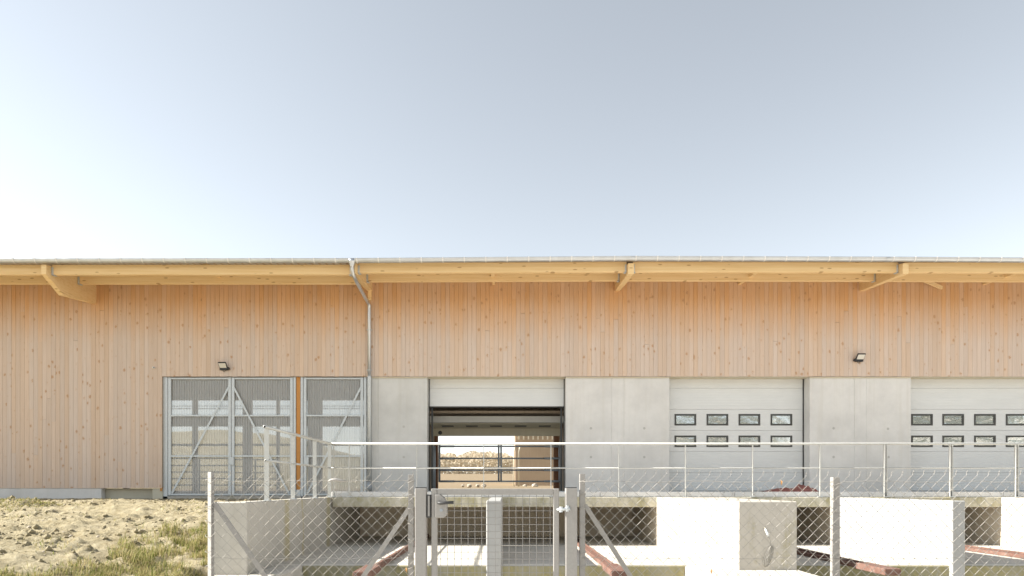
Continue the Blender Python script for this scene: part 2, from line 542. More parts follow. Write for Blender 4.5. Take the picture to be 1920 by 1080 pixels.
def make_ground():
    xs = [-900, -400, -200, -120, -80, -60] + list(range(-50, 51, 2)) + [60, 80, 120, 200, 400, 900]
    ys = [-700, -300, -150, -80, -50, -35, -25, -18, -12, -7, -3, 0, 3, 6, 9, 12, 15, 18, 21, 23.2, 23.9, 26, 29, 33, 38, 44, 52, 62, 75, 95, 120, 160, 210, 280, 360, 500, 900]
    prof = [(23.2, -1.82), (23.9, -0.17), (33, -0.10), (62, 0.2), (120, 1.6), (280, 5.6), (360, 7.0), (900, 9.0)]
    mb = MB()
    nx = len(xs)
    for y in ys:
        for x in xs:
            z = -1.80 if y < 23.2 else interp(y, prof)
            if y > 26: z += 0.12 * noise.noise((x * 0.13, y * 0.13, 0.0)) * min(1, (y - 26) / 10)
            mb.v.append((x, y, z))
    for j in range(len(ys) - 1):
        for i in range(nx - 1):
            mb.f.append((j * nx + i, j * nx + i + 1, (j + 1) * nx + i + 1, (j + 1) * nx + i))
    return structure(build('ground', mb, 'field', smooth=True))
make_ground()

def mat_yard():
    t = NT('pale_bounce_yard')
    a = t.noise(t.pos(), 0.6, 5); b = t.noise(t.pos(), 30, 5, 0.7)
    col = t.ramp(b, [(0.3, (0.44, 0.41, 0.36)), (0.6, (0.58, 0.55, 0.50)), (0.8, (0.66, 0.63, 0.58))])
    col = t.mix(t.mrange(a, 0.4, 0.7, 0, 0.3), col, (0.5, 0.45, 0.38))
    t.bump(b, 0.5, 0.02)
    return t.base(col, 0.9, 0, 0.15)
M['yard'] = mat_yard()
structure(build('yard', MB().add([(-40, -16, -1.79), (60, -16, -1.79), (60, 20.4, -1.79), (-40, 20.4, -1.79)], [(0, 1, 2, 3)]), 'yard'))  # unseen pale sheet added to bounce sunlight up onto the facade

BANK = [(6, -1.86), (8, -1.74), (9, -1.52), (10, -1.26), (11, -1.02), (12, -0.80), (14, -0.55), (16, -0.43), (18.3, -0.345), (19.6, -0.335), (20.8, -0.33)]
def bank_z(x, y):
    z = interp(y, BANK)
    # left of the picture the slope stays higher for longer
    left = max(0, min(1, (-x - 5.0) / 4.0))
    z2 = interp(y, [(3, -1.6), (6, -1.28), (8, -1.02), (10, -0.80), (12, -0.66), (14, -0.53), (16, -0.43), (18.3, -0.345), (20.8, -0.33)])
    z = z + (z2 - z) * left
    rough = max(0.25, min(1, (19.8 - y) / 3.0))
    n = 0.09 * noise.noise((x * 0.55, y * 0.8, 3.1))
    n += 0.055 * abs(noise.noise((x * 1.5, y * 2.6, 8.0))) * 1.4
    c = noise.noise((x * 4.1, y * 5.5, 1.0)); n += 0.06 * max(0, c) * 1.6
    c2 = noise.noise((x * 11, y * 13, 5.0)); n += 0.038 * max(-0.15, c2)
    n += 0.028 * noise.noise((x * 24, y * 26, 9.0))
    z += n * rough - 0.02
    # low turf ridge on the far left
    z += 0.16 * math.exp(-((y - 15.5) / 0.35) ** 2) * max(0, min(1, (-x - 10.3) / 0.7))
    return z

def make_bank():
    mb = MB()
    xs = [-60, -45, -34, -26, -22, -19, -17.0] + [-16 + i * 0.055 for i in range(int((16 - 3.86) / 0.055) + 1)]
    ys = [3, 4.5, 6, 7] + [8 + i * 0.055 for i in range(int((20.75 - 8) / 0.055) + 1)]
    nx = len(xs)
    for y in ys:
        for x in xs:
            z = bank_z(x, y)
            edge = -4.32 if y < 10.25 else -3.8
            if x > edge - 0.03:
                z = min(z, -1.80) if y < 10.25 else z
            elif y < 10.2:
                k = max(0, min(1, (edge - x) / 0.35))
                z = -1.80 + (z + 1.80) * (k ** 0.5)
            mb.v.append((x, y, z))
    for j in range(len(ys) - 1):
        for i in range(nx - 1):
            mb.f.append((j * nx + i, j * nx + i + 1, (j + 1) * nx + i + 1, (j + 1) * nx + i))
    return structure(build('earth_bank', mb, 'dirt', smooth=True))
make_bank()

# ------------------------------------------------------------------ loading deck and bays
def slab():
    o = structure(bx('deck', -3.86, 24, YD + 0.06, 21.3, -0.41, -0.13, 'concrete_floor', None, 0.0))
    return o
deck = slab()
bx('slab_edge', -3.80, 24, YD - 0.02, YD + 0.057, -0.43, ZD, 'concrete_moss', deck, 0.012)
# upstand along the deck edge, cast in lengths
xk = -3.84
while xk < 20:
    w = 2.96
    bx('upstand', xk + 0.004, xk + w - 0.004, YD + 0.02, YD + 0.12, ZD + 0.002, -0.095, 'concrete', deck, 0.006)
    xk += w

structure(bx('bay_floor', -3.86, 24, YS, 20.4, -1.60, ZB, 'concrete_floor', None, 0.015))
structure(bx('bay_floor_front', -3.37, 2.97, YS - 0.03, YS - 0.002, -1.81, ZB - 0.02, 'concrete_dark', None, 0.01))
structure(bx('bay_floor_front', 4.62, 24, YS - 0.03, YS - 0.002, -1.81, ZB - 0.02, 'concrete_dark', None, 0.01))
structure(bx('channel_back_wall', -3.82, 24, 17.9, 18.2, -1.4, -0.42, 'channel'))  # pale back wall set forward to lighten the void under the deck

def walled(name, label, poly, z0, z1, mat, cat='wall'):
    return tag(build(name, MB().prism(poly, 'z', z0, z1), mat, None, 0.014), label, cat)

walled('retaining_wall', 'stained grey concrete retaining wall left of the bays, with the sloping handrail on top',
       [(-4.33, 10.1), (-3.83, 10.1), (-3.83, 20.0), (-4.08, 20.0), (-4.08, 10.34), (-4.33, 10.34)], -1.8, ZD - 0.005, 'concrete_wing')
walled('divider_wall', 'thin grey concrete divider wall seen end-on behind the pedestrian gate',
       [(-0.32, YS - 0.08), (-0.07, YS - 0.08), (-0.07, YD - 0.03), (-0.32, YD - 0.03)], -1.8, ZD - 0.004, 'concrete_pier')
walled('buttress_wall', 'broad concrete buttress with a cable coil hanging on its grey front',
       [(3.31, YD - 0.03), (3.65, 10.7), (4.57, 10.7), (4.72, YD - 0.03)], -1.8, ZD - 0.006, 'concrete_low')
walled('divider_wall', 'thin concrete divider wall with a sunlit white flank near the right edge',
       [(7.27, YD - 0.03), (7.36, 11.25), (7.58, 11.25), (7.58, YD - 0.03)], -1.8, ZD - 0.008, 'concrete_pier')
walled('divider_wall', 'sunlit concrete divider wall cut off by the right edge of the picture',
       [(10.86, YD - 0.03), (11.0, 10.7), (11.9, 10.7), (11.9, YD - 0.03)], -1.8, ZD - 0.01, 'concrete_low')
# channel cheeks below the deck (behind the front edge)
for x0, x1, lab in ((3.33, 4.7, 'below the buttress'), (7.29, 7.56, 'right of the buttress'), (10.88, 11.88, 'at the right edge of the picture')):
    tag(bx('channel_wall', x0, x1, YD - 0.028, 17.88, ZB + 0.003, -0.435, 'channel'), 'concrete cheek wall of the dark channel under the deck ' + lab, 'wall')
# low kerbs at the feet of the end walls
tag(build('kerb', MB().prism([(-4.3, 10.08), (-4.32, 9.75), (-4.05, 9.45), (-3.72, 9.42), (-3.42, 9.75), (-3.37, 10.3), (-3.37, YS - 0.001), (-3.82, YS - 0.001), (-3.82, 10.08)], 'z', -1.8, ZB - 0.01), 'concrete_floor', None, 0.03),
    'low rounded concrete kerb at the foot of the left retaining wall', 'kerb')
tag(build('kerb', MB().prism([(2.98, YS - 0.001), (2.98, 9.7), (3.3, 9.4), (4.2, 9.4), (4.6, 9.9), (4.6, 10.69), (3.64, 10.69), (3.6, YS - 0.001)], 'z', -1.8, ZB - 0.012), 'concrete_floor', None, 0.03),
    'low sunlit concrete kerb at the foot of the buttress with the cable coil', 'kerb')

# rusty scraper rails lying along the bay floors
for xr, lab, yend in ((-2.02, 'rusty red steel rail on the bay floor, left of the pedestrian gate', 9.55), (1.62, 'rusty red steel rail on the bay floor, right of the pedestrian gate', 9.7),
                      (5.62, 'rusty red steel rail crossing behind the fence post right of the buttress', 9.9), (9.35, 'rusty red steel rail in the bay at the right edge', 11.2)):
    t = thing('steel_rail', lab, 'rail', (xr, 12.5, ZB), 'rusty rails on the bay floors')
    bx('rail_plate', xr - 0.06, xr + 0.06, yend + (0.9 if xr < 9 else 0.4), 17.5, ZB + 0.004, ZB + 0.07, 'rust', t, 0.006)
    if xr < 9: bx('rail_tongue', xr - 0.12, xr + 0.12, yend, yend + 0.897, ZB + 0.002, ZB + 0.10, 'rust', t, 0.008)
    bx('rail_lip', xr + 0.04, xr + 0.058, yend + 0.93, 17.4, ZB + 0.072, ZB + 0.105, 'rust', t, 0.003)

# ------------------------------------------------------------------ the barn
barn = thing('barn', 'long timber-clad farm building with concrete piers and a wide eave', 'building', (0, YF, -0.35))

# --- cladding
def board_mesh(h):
    # 129 mm wide tongue-and-groove board with eased front edges, foot at the origin
    w = 0.1315 / 2; dpt = 0.024; c = 0.005
    poly = [(-w, 0), (w, 0), (w, -dpt + c), (w - c, -dpt), (-w + c, -dpt), (-w, -dpt + c)]
    mb = MB().prism(poly, 'z', 0, h)
    me = bpy.data.meshes.new('board')
    me.from_pydata(mb.v, [], mb.f)
    bm = bmesh.new(); bm.from_mesh(me); bmesh.ops.recalc_face_normals(bm, faces=bm.faces); bm.to_mesh(me); bm.free()
    me.materials.append(M['board'])
    return me

Z_TOP = 6.45
Z_LOW = -0.02          # foot of the full-height boards
Z_LINT = 3.345         # foot of the boards above doors and gates
X_SPLIT = X(306, YF)
clad = bx('cladding_wall', X_SPLIT + 0.02, 17.6, YF + 0.004, YF + 0.12, Z_LINT + 0.03, Z_TOP, 'inner_wood', barn)
bx('cladding_wall', -30, X_SPLIT - 0.03, YF + 0.004, YF + 0.12, Z_LOW + 0.03, Z_TOP, 'inner_wood', barn)
unit = board_mesh(1.0)
PITCH = 0.1335
xb = -16.3
nb = 0
rng = random.Random(11)
while xb < 16.6:
    low = Z_LOW if xb < X_SPLIT - 0.04 else Z_LINT
    pieces = [(low, Z_TOP)]
    if rng.random() < (0.22 if low == Z_LINT else 0.3) and nb < 292:
        cut = rng.uniform(low + 0.7, Z_TOP - 0.7)
        pieces = [(low, cut - 0.002), (cut + 0.002, Z_TOP)]
    for a, b in pieces:
        share('board', unit, clad, (xb, YF + 0.002 + rng.uniform(-0.005, 0.0), a + rng.uniform(-0.004, 0.004)), (1, 1, b - a))
        nb += 1
    xb += PITCH
# the boards beyond both picture edges, as one part
mb = MB()
x = -16.3 - PITCH
while x > -29.9:
    mb.box(x - 0.0645, x + 0.0645, YF - 0.022, YF + 0.003, Z_LOW, Z_TOP); x -= PITCH
x = xb
while x < 17.6:
    mb.box(x - 0.0645, x + 0.0645, YF - 0.022, YF + 0.003, Z_LINT, Z_TOP); x += PITCH
stuff(build('board_run', mb, 'board', barn))

# --- plinth on the left
bx('plinth', -30, X(190, YF), YF + 0.0, YF + 0.3, -0.7, Z_LOW + 0.0, 'concrete', barn, 0.008)
bx('plinth', X(190, YF) + 0.004, X_SPLIT - 0.34, YF + 0.20, YF + 0.45, -0.7, Z_LOW - 0.01, 'plinth_cream', barn, 0.008)
bx('plinth', X_SPLIT - 0.335, X_SPLIT - 0.03, YF + 0.02, YF + 0.4, -0.7, Z_LOW - 0.012, 'plinth_cream', barn, 0.008)

# --- concrete piers between the doors, cast in separate panels
YC = YF + 0.06        # front of the concrete
YDO = 21.08           # plane of the sectional doors
def pier(pxs):
    for a, b in zip(pxs, pxs[1:]):
        bx('concrete_panel', X(a, YC) + 0.0015, X(b, YC) - 0.0015, YC, YC + 0.42, -0.6, Z_LINT + 0.02, 'concrete' if a > 900 else 'concrete_cool', barn, 0.003)
pier([697, 709, 801])
pier([1061, 1147, 1170, 1255])
pier([1518, 1602, 1625, 1708])
pier([1985, 2060])
for px, py in ((1108, 803), (1208, 803), (1108, 857), (1208, 857), (1563, 803), (1665, 804), (1563, 857), (1666, 857), (757, 800), (757, 857)):
    c = Vector((X(px, YC), YC, Z(py, YC)))
    build('tie_hole_plug', MB().tube([c + Vector((0, 0.01, 0)), c + Vector((0, -0.0015, 0))], 0.038, 14), 'mortar', barn)
# lintel trims over the openings (cream edge below the boards) and flashing strips
OPEN = [(801, 1061), (1255, 1518), (1708, 1985)]
for a, b in OPEN:
    bx('lintel', X(a, YC) + 0.0, X(b, YC) - 0.0, YF + 0.03, YDO + 0.25, Z_LINT + 0.0, Z_LINT + 0.16, 'cream_trim', barn, 0.004)
for a, b in ((697, 801), (1061, 1255), (1518, 1708)):
    bx('drip_edge', X(a, YF), X(b, YF), YF - 0.012, YF + 0.055, Z_LINT - 0.035, Z_LINT - 0.012, 'cream_trim', barn, 0.003)

# --- sectional doors
SEC = 0.652
def sectional_door(a_px, b_px, z_bottom, windows, name_d):
    x0, x1 = X(a_px, YC) + 0.0, X(b_px, YC) - 0.0
    d = bpy.data.objects.new('sectional_door', None)
    put(d, barn, ((x0 + x1) / 2, YDO, E - 0.13))
    top = Z_LINT + 0.02
    # joints measured in the photograph
    joints = [Z(728, YDO) - k * SEC for k in range(-1, 8)]
    zt = top
    wins_z = [(Z(797.5, YDO), Z(776.5, YDO)), (Z(838, YDO), Z(817, YDO))]
    for j in joints:
        if j >= top: continue
        zb = max(j, z_bottom)
        if zt - zb < 0.02: break
        # panels get real openings where the windows sit
        holes = [w for w in wins_z if windows and zb < w[0] and w[1] < zt]
        mb = MB()
        if not holes:
            mb.box(x0 + 0.03, x1 - 0.03, YDO, YDO + 0.04, zb + 0.003, zt - 0.003)
        else:
            w0, w1 = holes[0]
            mb.box(x0 + 0.03, x1 - 0.03, YDO, YDO + 0.04, zb + 0.003, w0)
            mb.box(x0 + 0.03, x1 - 0.03, YDO, YDO + 0.04, w1, zt - 0.003)
            cur = x0 + 0.03
            for p in windows:
                a, b = X(p, YDO), X(p + 40, YDO)
                mb.box(cur, a, YDO, YDO + 0.04, w0, w1); cur = b
            mb.box(cur, x1 - 0.03, YDO, YDO + 0.04, w0, w1)
        build('door_panel', mb, 'door', d)
        zt = zb
    for p in windows:
        for w0, w1 in wins_z:
            a, b = X(p, YDO), X(p + 40, YDO)
            f = 0.048
            mb = MB()
            for q in ((a - .004, a + f, w0 - .004, w1 + .004), (b - f, b + .004, w0 - .004, w1 + .004), (a + f, b - f, w0 - .004, w0 + f), (a + f, b - f, w1 - f, w1 + .004)):
                mb.box(q[0], q[1], YDO - 0.012, YDO + 0.045, q[2], q[3])
            build('window_frame', mb, 'frame_grey', d)
            build('window_pane', MB().box(a + f, b - f, YDO + 0.010, YDO + 0.016, w0 + f, w1 - f), 'glass', d)
    bx('side_seal', x1 - 0.03, x1 - 0.002, YDO - 0.03, YDO + 0.05, -0.13, top - 0.02, 'steel_dark', d)
    bx('side_seal', x0 + 0.002, x0 + 0.028, YDO - 0.03, YDO + 0.05, -0.13, top - 0.02, 'steel_dark', d)
    bx('bottom_seal', x0 + 0.04, x1 - 0.04, YDO + 0.002, YDO + 0.038, z_bottom - 0.03, z_bottom + 0.002, 'steel_dark', d)
    return d
sectional_door(801, 1061, Z(762, YDO), [], 'a')
sectional_door(1255, 1518, -0.10, [1265, 1325, 1385, 1445], 'b')
sectional_door(1708, 1985, -0.10, [1708.5, 1767, 1826.5, 1886, 1943], 'c')
# threshold sills of the two closed doors
for a, b in OPEN:
    bx('door_sill', X(a, YC) + 0.01, X(b, YC) - 0.01, YF + 0.08, YDO + 0.3, -0.125, -0.108, 'galv', barn)

# --- translucent gates on the left
YG = YF + 0.05
GZ0, GZ1 = Z(929, YG), Z_LINT - 0.012
def gate_leaf(pa, pb, brace):
    x0, x1 = X(pa, YG), X(pb, YG)
    g = bpy.data.objects.new('gate_leaf', None)
    put(g, barn, ((x0 + x1) / 2, YG, E + GZ0))
    fw = 0.085
    bx('stile', x0, x0 + fw, YG, YG + 0.06, GZ0, GZ1, 'galv', g, 0.004)
    bx('stile', x1 - fw, x1, YG, YG + 0.06, GZ0, GZ1, 'galv', g, 0.004)
    for z in (GZ1 - 0.06, Z(779, YG) - 0.03, Z(855, YG) - 0.03, GZ0):
        bx('crossbar', x0 + fw + .001, x1 - fw - .001, YG + 0.004, YG + 0.055, z, z + 0.055, 'galv', g, 0.004)
    za, zb = GZ0 + 0.06, GZ1 - 0.30
    a = Vector((x0 + fw + 0.03 if brace > 0 else x1 - fw - 0.03, YG - 0.004, za)); b = Vector((x1 - fw * 0.8 if brace > 0 else x0 + fw * 0.8, YG - 0.004, zb))
    build('diagonal_brace', MB().obox(a, b, 0.012, 0.055, (0, -0.0, 1)), 'galv', g)
    # corrugated polycarbonate sheet behind the frame
    mb = MB(); p = 0.076; x = x0 + fw * 0.5; prof = []
    while x < x1 - fw * 0.5:
        for dx, dy in ((0, 0), (0.030, 0), (0.038, 0.016), (0.068, 0.016)):
            if x + dx < x1 - fw * 0.4: prof.append((x + dx, YG + 0.064 + dy))
        x += p
    vs = [(q[0], q[1], GZ0 + 0.01) for q in prof] + [(q[0], q[1], GZ1 - 0.01) for q in prof]
    n = len(prof)
    mb.add(vs, [(i, i + 1, n + i + 1, n + i) for i in range(n - 1)])
    build('translucent_sheet', mb, 'poly', g)
    return g
gate_leaf(315, 433, 1)
gl2 = gate_leaf(434, 549, -1)
gl3 = gate_leaf(569, 681, 1)
for g, px in ((gl2, 433), (gl3, 573)):
    x = X(px, YG)
    bx('latch', x - 0.03, x + 0.10, YG - 0.045, YG - 0.005, Z(872, YG), Z(857, YG), 'galv', g, 0.006)
for a, b in ((305.5, 314), (550, 554.5), (563.5, 568), (682, 687)):
    bx('gate_post', X(a, YG), X(b, YG), YG + 0.0, YG + 0.12, GZ0 - 0.1, GZ1 + 0.01, 'galv', barn, 0.004)
bx('timber_post', X(555, YG) + .003, X(563, YG) - .003, YG + 0.02, YG + 0.2, Z(918, YG), GZ1 + 0.01, 'orange_wood', barn, 0.004)
bx('post_shoe', X(555, YG), X(563, YG), YG + 0.015, YG + 0.21, GZ0 - 0.1, Z(918, YG) - .003, 'galv', barn, 0.003)
bx('corner_strip', X(688, YG), X(696.5, YG), YG + 0.02, YG + 0.4, -0.5, Z_LINT, 'concrete_cool', barn, 0.004)
bx('gate_threshold', X(300, YG), X(696, YG), YF + 0.05, YF + 1.2, -0.9, GZ0 - 0.02, 'concrete_low', barn, 0.01)
bx('timber_jamb', X(305.5, YG) - 0.06, X(305.5, YG) - 0.004, YF + 0.0, YF + 0.14, Z(921, YF), Z_LINT, 'orange_wood', barn)

# --- eave: outriggers, purlins, hangers, roof
BR = [(-20.6, 'deep'), (-12.4, 'deep'), (-4.09, 'slim'), (3.37, 'slim'), (10.74, 'slim'), (18.2, 'slim')]
def outrigger(x, kind):
    if kind == 'deep':
        poly = [(18.32, 5.98), (18.32, 5.73), (19.05, 5.36), (YF + 0.1, 5.545), (YF + 0.1, 6.35)]
        w = 0.14
    else:
        poly = [(18.32, 6.02), (18.32, 5.735), (YF + 0.1, 5.925), (YF + 0.1, 6.4)]
        w = 0.16
    build('outrigger_beam', MB().prism(poly, 'x', x - w / 2, x + w / 2), 'glulam', barn, 0.004)
for x, k in BR: outrigger(x, k)
bx('wall_corbel', -4.13, -4.02, YF - 0.14, YF - 0.026, 5.63, 5.92, 'glulam', barn, 0.004)
MID = [(-8.25), (-0.36), (7.05), (14.42)]
for x in MID:
    build('rafter', MB().prism([(18.7, 5.99), (YF + .1, 6.12), (YF + .1, 6.4), (18.7, 6.2)], 'x', x - 0.05, x + 0.05), 'glulam', barn, 0.003)
build('wind_brace', MB().obox((X(1716, 20.2), 19.95, 6.10), (X(1768, 20.4), 20.45, 5.98), 0.05, 0.10), 'glulam', barn)

def eave_z(x):      # sag and fall of the eave line along the building
    return interp(x, [(-30, -0.065), (-12.4, -0.05), (-4.2, -0.045), (3.37, 0.012), (10.7, -0.01), (18, -0.055)])
for (xa, _), (xb_, _) in zip(BR, BR[1:]):
    left = xb_ < -3
    za = 5.80 if left else 5.845
    zb2 = 5.895 if left else 5.955
    for nm, y, zl, h in (('purlin', 18.52, za, 0.27), ('purlin', 19.66, zb2, 0.34)):
        mb = MB()
        x0, x1 = xa + 0.085, xb_ - 0.085
        N = 2
        e0, e1 = eave_z(x0) * 0.5, eave_z(x1) * 0.5
        mb.add([(x0, y, zl + e0), (x1, y, zl + e1), (x1, y + .12, zl + e1), (x0, y + .12, zl + e0), (x0, y, zl + h + e0), (x1, y, zl + h + e1), (x1, y + .12, zl + h + e1), (x0, y + .12, zl + h + e0)],
               [(0, 3, 2, 1), (4, 5, 6, 7), (0, 1, 5, 4), (1, 2, 6, 5), (2, 3, 7, 6), (3, 0, 4, 7)])
        build(nm, mb, 'glulam', barn, 0.005)
        for xe, sgn in ((x0, 1), (x1, -1)):
            zz = zl + (e0 if sgn > 0 else e1)
            mbh = MB().box(xe - 0.005, xe + 0.05 * sgn, y - 0.006, y - 0.001, zz - 0.012, zz + 0.20)
            mbh.box(xe - 0.005, xe + 0.07 * sgn, y - 0.006, y + 0.12, zz - 0.018, zz - 0.004)
            build('joist_hanger', mbh, 'galv', barn)

# corrugated roof sheet
mb = MB(); prof = []
x = -31.0
while x < 19:
    prof += [(x, 0), (x + 0.115, 0), (x + 0.135, 0.038), (x + 0.172, 0.038)]
    x += 0.192
n = len(prof)
vs = []
for y, dz in ((18.30, 6.128), (21.0, 6.43), (23.5, 6.70), (27.6, 6.25)):
    vs += [(q[0], y, dz + q[1] + (eave_z(q[0]) if y < 19 else 0)) for q in prof]
mb.add(vs, [(j * n + i, j * n + i + 1, (j + 1) * n + i + 1, (j + 1) * n + i) for j in range(3) for i in range(n - 1)])
build('roof', mb, 'roof', barn)
# wooden deck boards under the sheet
mb = MB()
mb.add([(-30.5, 18.45, 6.12), (19, 18.45, 6.12), (19, 23.4, 6.62), (-30.5, 23.4, 6.62)], [(0, 1, 2, 3)])
build('roof_underside', mb, 'inner_wood', barn)

# gutter with straps
def gutter():
    mb = MB()
    xs = [-31, -24, -18, -12.4, -8, -4.2, 0, 3.37, 7, 10.7, 14, 18.9]
    prof = []
    for k in range(13):
        a = math.pi + math.pi * k / 12
        prof.append((YE + 0.085 * math.cos(a), 0.085 * math.sin(a)))
    prof = [(YE - 0.097, 0.004), (YE - 0.092, 0.018), (YE - 0.082, 0.012)] + prof[1:] + [(YE + 0.085, 0.05)]
    n = len(prof)
    vs = [(x, p[0], 6.13 + p[1] + eave_z(x)) for x in xs for p in prof]
    mb.add(vs, [(j * n + i, j * n + i + 1, (j + 1) * n + i + 1, (j + 1) * n + i) for j in range(len(xs) - 1) for i in range(n - 1)])
    g = build('gutter', mb, 'zinc', barn, 0, True)
    pts = []
    for k in range(11):
        a = math.pi + math.pi * k / 10
        pts.append((0, 0.0885 * math.cos(a), 0.0885 * math.sin(a)))
    mbs = MB()
    for a, b in zip(pts, pts[1:]):
        mbs.add([(-0.017, a[1] * 1.03, a[2] * 1.03), (0.017, a[1] * 1.03, a[2] * 1.03), (0.017, b[1] * 1.03, b[2] * 1.03), (-0.017, b[1] * 1.03, b[2] * 1.03)], [(0, 1, 2, 3)])
    mbs.box(-0.017, 0.017, -0.102, -0.092, -0.004, 0.02)
    me = bpy.data.meshes.new('gutter_strap'); me.from_pydata(mbs.v, [], mbs.f); me.materials.append(M['white_plastic'])
    x = -15.4
    while x < 16:
        share('gutter_strap', me, g, (x, YE, 6.13 + eave_z(x)), None, (0, 0.0, 0)); x += 0.572
    for x in (-12.9, -4.5, 3.4, 10.2):
        mbj = MB()
        for a, b in zip(pts, pts[1:]):
            mbj.add([(x - 0.05, YE + a[1] * 1.015, 6.13 + eave_z(x) + a[2] * 1.015), (x + 0.05, YE + a[1] * 1.015, 6.13 + eave_z(x) + a[2] * 1.015), (x + 0.05, YE + b[1] * 1.015, 6.13 + eave_z(x) + b[2] * 1.015), (x - 0.05, YE + b[1] * 1.015, 6.13 + eave_z(x) + b[2] * 1.015)], [(0, 1, 2, 3)])
        build('gutter_joint', mbj, 'zinc', g, 0, True)
gutter()

# downpipe: hopper, swan neck back to the wall, straight run with clips
xo = X(660, YE); xw = X(692.5, YF - 0.1)
dp = build('downpipe', MB().tube([(xo, YE, 6.02), (xo, YE, 5.86), (xo + 0.01, YE + 0.05, 5.74), (xo + 0.06, YE + 0.35, 5.58), (xw - 0.03, YF - 0.22, 5.56 - 0.02), (xw, YF - 0.12, 5.47), (xw, YF - 0.1, 5.35), (xw, YF - 0.1, 3.3)], 0.05, 14), 'zinc', barn, 0, True)
# the neck really falls with the roof pitch: lower part of the pipe
build('outlet_hopper', MB().tube([(xo, YE, 6.085), (xo, YE, 6.02), (xo, YE, 5.93), (xo, YE, 5.86)], [0.12, 0.10, 0.058, 0.054], 14), 'zinc', dp, 0, True)
build('standpipe', MB().tube([(xw, YF - 0.1, 3.36), (xw, YF - 0.1, 3.33), (xw, YF - 0.1, 3.3), (xw, YF - 0.1, 0.05)], [0.05, 0.064, 0.06, 0.06], 14), 'galv', dp, 0, True)
build('pipe_foot', MB().tube([(xw, YF - 0.1, 0.16), (xw, YF - 0.1, -0.12)], 0.075, 14), 'steel_blue', dp, 0, True)
for z in (Z(620, YF), Z(695, YF)):
    mb = MB().tube([(xw, YF - 0.1, z - 0.012), (xw, YF - 0.1, z + 0.012)], 0.06, 14)
    mb.box(xw - 0.085, xw + 0.085, YF - 0.108, YF - 0.092, z - 0.01, z + 0.01); mb.box(xw - 0.01, xw + 0.01, YF - 0.05, YF - 0.02, z - 0.01, z + 0.01)
    build('pipe_clip', mb, 'galv', dp)

# --- inside of the barn
bx('inner_floor', -30, 18.5, YF + 1.25, 24.4, -0.9, -0.135, 'concrete_floor', barn)
bx('end_wall', -30, -29.8, YF + 0.13, 27.3, -1, 6.3, 'inner_wood', barn)  # unseen gable ends added to keep the sun out of the halls
bx('end_wall', 18.5, 18.7, YF + 0.13, 27.3, -1, 6.3, 'inner_wood', barn)
YR = 23.8
for x0, x1 in ((-4.1, -2.75), (2.2, 4.6)):
    bx('inner_wall', x0, x1, YC + 0.43, YR, -0.13, 5.9, 'concrete_cool', barn)
bx('rear_wall', 4.61, 18.48, YR, YR + 0.2, -0.2, 6.3, 'inner_wood', barn)
bx('rear_wall', -4.1, 4.6, YR, YR + 0.2, 2.06, 6.3, 'inner_wood', barn)
bx('rear_lintel', -2.74, 2.19, 22.0, 22.25, 2.10, 2.30, 'mortar', barn)
bx('passage_ceiling', -2.74, 2.19, 22.26, YR - .01, 2.42, 2.5, 'inner_wood', barn)
for a, b in ((815, 820.5), (1038.5, 1048)):
    bx('rear_jamb', X(a, YR), X(b, YR), YR - 0.05, YR + 0.25, -0.13, 2.05, 'brown_wood', barn)
bx('rear_wall', -4.1, X(815, YR) - .003, YR, YR + 0.2, -0.2, 2.055, 'inner_wood', barn)
bx('rear_wall', X(1048, YR) + .003, 4.6, YR, YR + 0.2, -0.2, 2.055, 'inner_wood', barn)
build('passage_pipe', MB().tube([(X(813, 23.2), 23.2, -0.13), (X(813, 23.2), 23.2, 1.40)], 0.07, 12), 'steel_blue', barn, 0, True)
for xx in (X(803.5, YDO) + 0.08, X(1058.5, YDO) - 0.12):
    bx('door_track', xx, xx + 0.05, YDO + 0.06, YDO + 0.14, -0.13, 2.9, 'steel_dark', barn)
# rear sectional door, run up under the ceiling
rd = bpy.data.objects.new('rear_sectional_door', None)
put(rd, barn, (-0.25, YR, E + 1.8))
xa, xb_ = X(812, YR - .1), X(1050, YR - .1)
bx('door_panel', xa, xb_, YR - 0.14, YR - 0.10, Z(818, YR), 2.045, 'plinth_cream', rd)
build('door_panel', MB().prism([(22.55, 2.11), (YR - 0.16, 2.05), (YR - 0.16, 2.09), (22.55, 2.15)], 'x', xa, xb_), 'plinth_cream', rd)
for px in (840, 885, 930, 976, 1021):
    xc = X(px, 23.2)
    build('door_window', MB().prism([(22.95, 2.078), (23.28, 2.061), (23.28, 2.066), (22.95, 2.083)], 'x', xc - 0.2, xc + 0.2), 'frame_grey', rd)
build('door_badge', MB().tube([(X(826, YR), YR - 0.145, Z(812, YR)), (X(826, YR), YR - 0.141, Z(812, YR))], 0.07, 16), 'frame_grey', rd)
# left hall: rear side with open bands between timbers
YH = 26.5
bx('hall_rear_wall', -29.7, -4.3, YH, YH + 0.15, Z(750, YH), 6.2, 'inner_wood', barn)
bx('hall_rail', -29.7, -4.3, YH, YH + 0.2, Z(799, YH), Z(778, YH), 'inner_wood', barn)
for z in (Z(761, YH), Z(766, YH)):
    bx('hall_wire', -29.7, -4.3, YH + 0.05, YH + 0.08, z - 0.012, z + 0.012, 'steel_dark', barn)
bx('hall_rail', -29.7, -4.3, YH + 0.02, YH + 0.1, Z(836, YH), Z(832, YH), 'steel_blue', barn)
for px, w in ((368, 8), (466, 16), (523, 5), (592, 26), (240, 10), (130, 10)):
    bx('hall_post', X(px - w / 2, YH), X(px + w / 2, YH), YH - 0.16, YH - 0.01, -0.13, 6.2, 'inner_wood', barn)
bx('hall_side_wall', -4.30, -4.12, YC + 0.43, YH, -0.13, 6.2, 'concrete_cool', barn)
bx('hall_floor', -29.7, -4.12, 24.41, YH + 0.3, -0.9, -0.14, 'concrete_floor', barn)
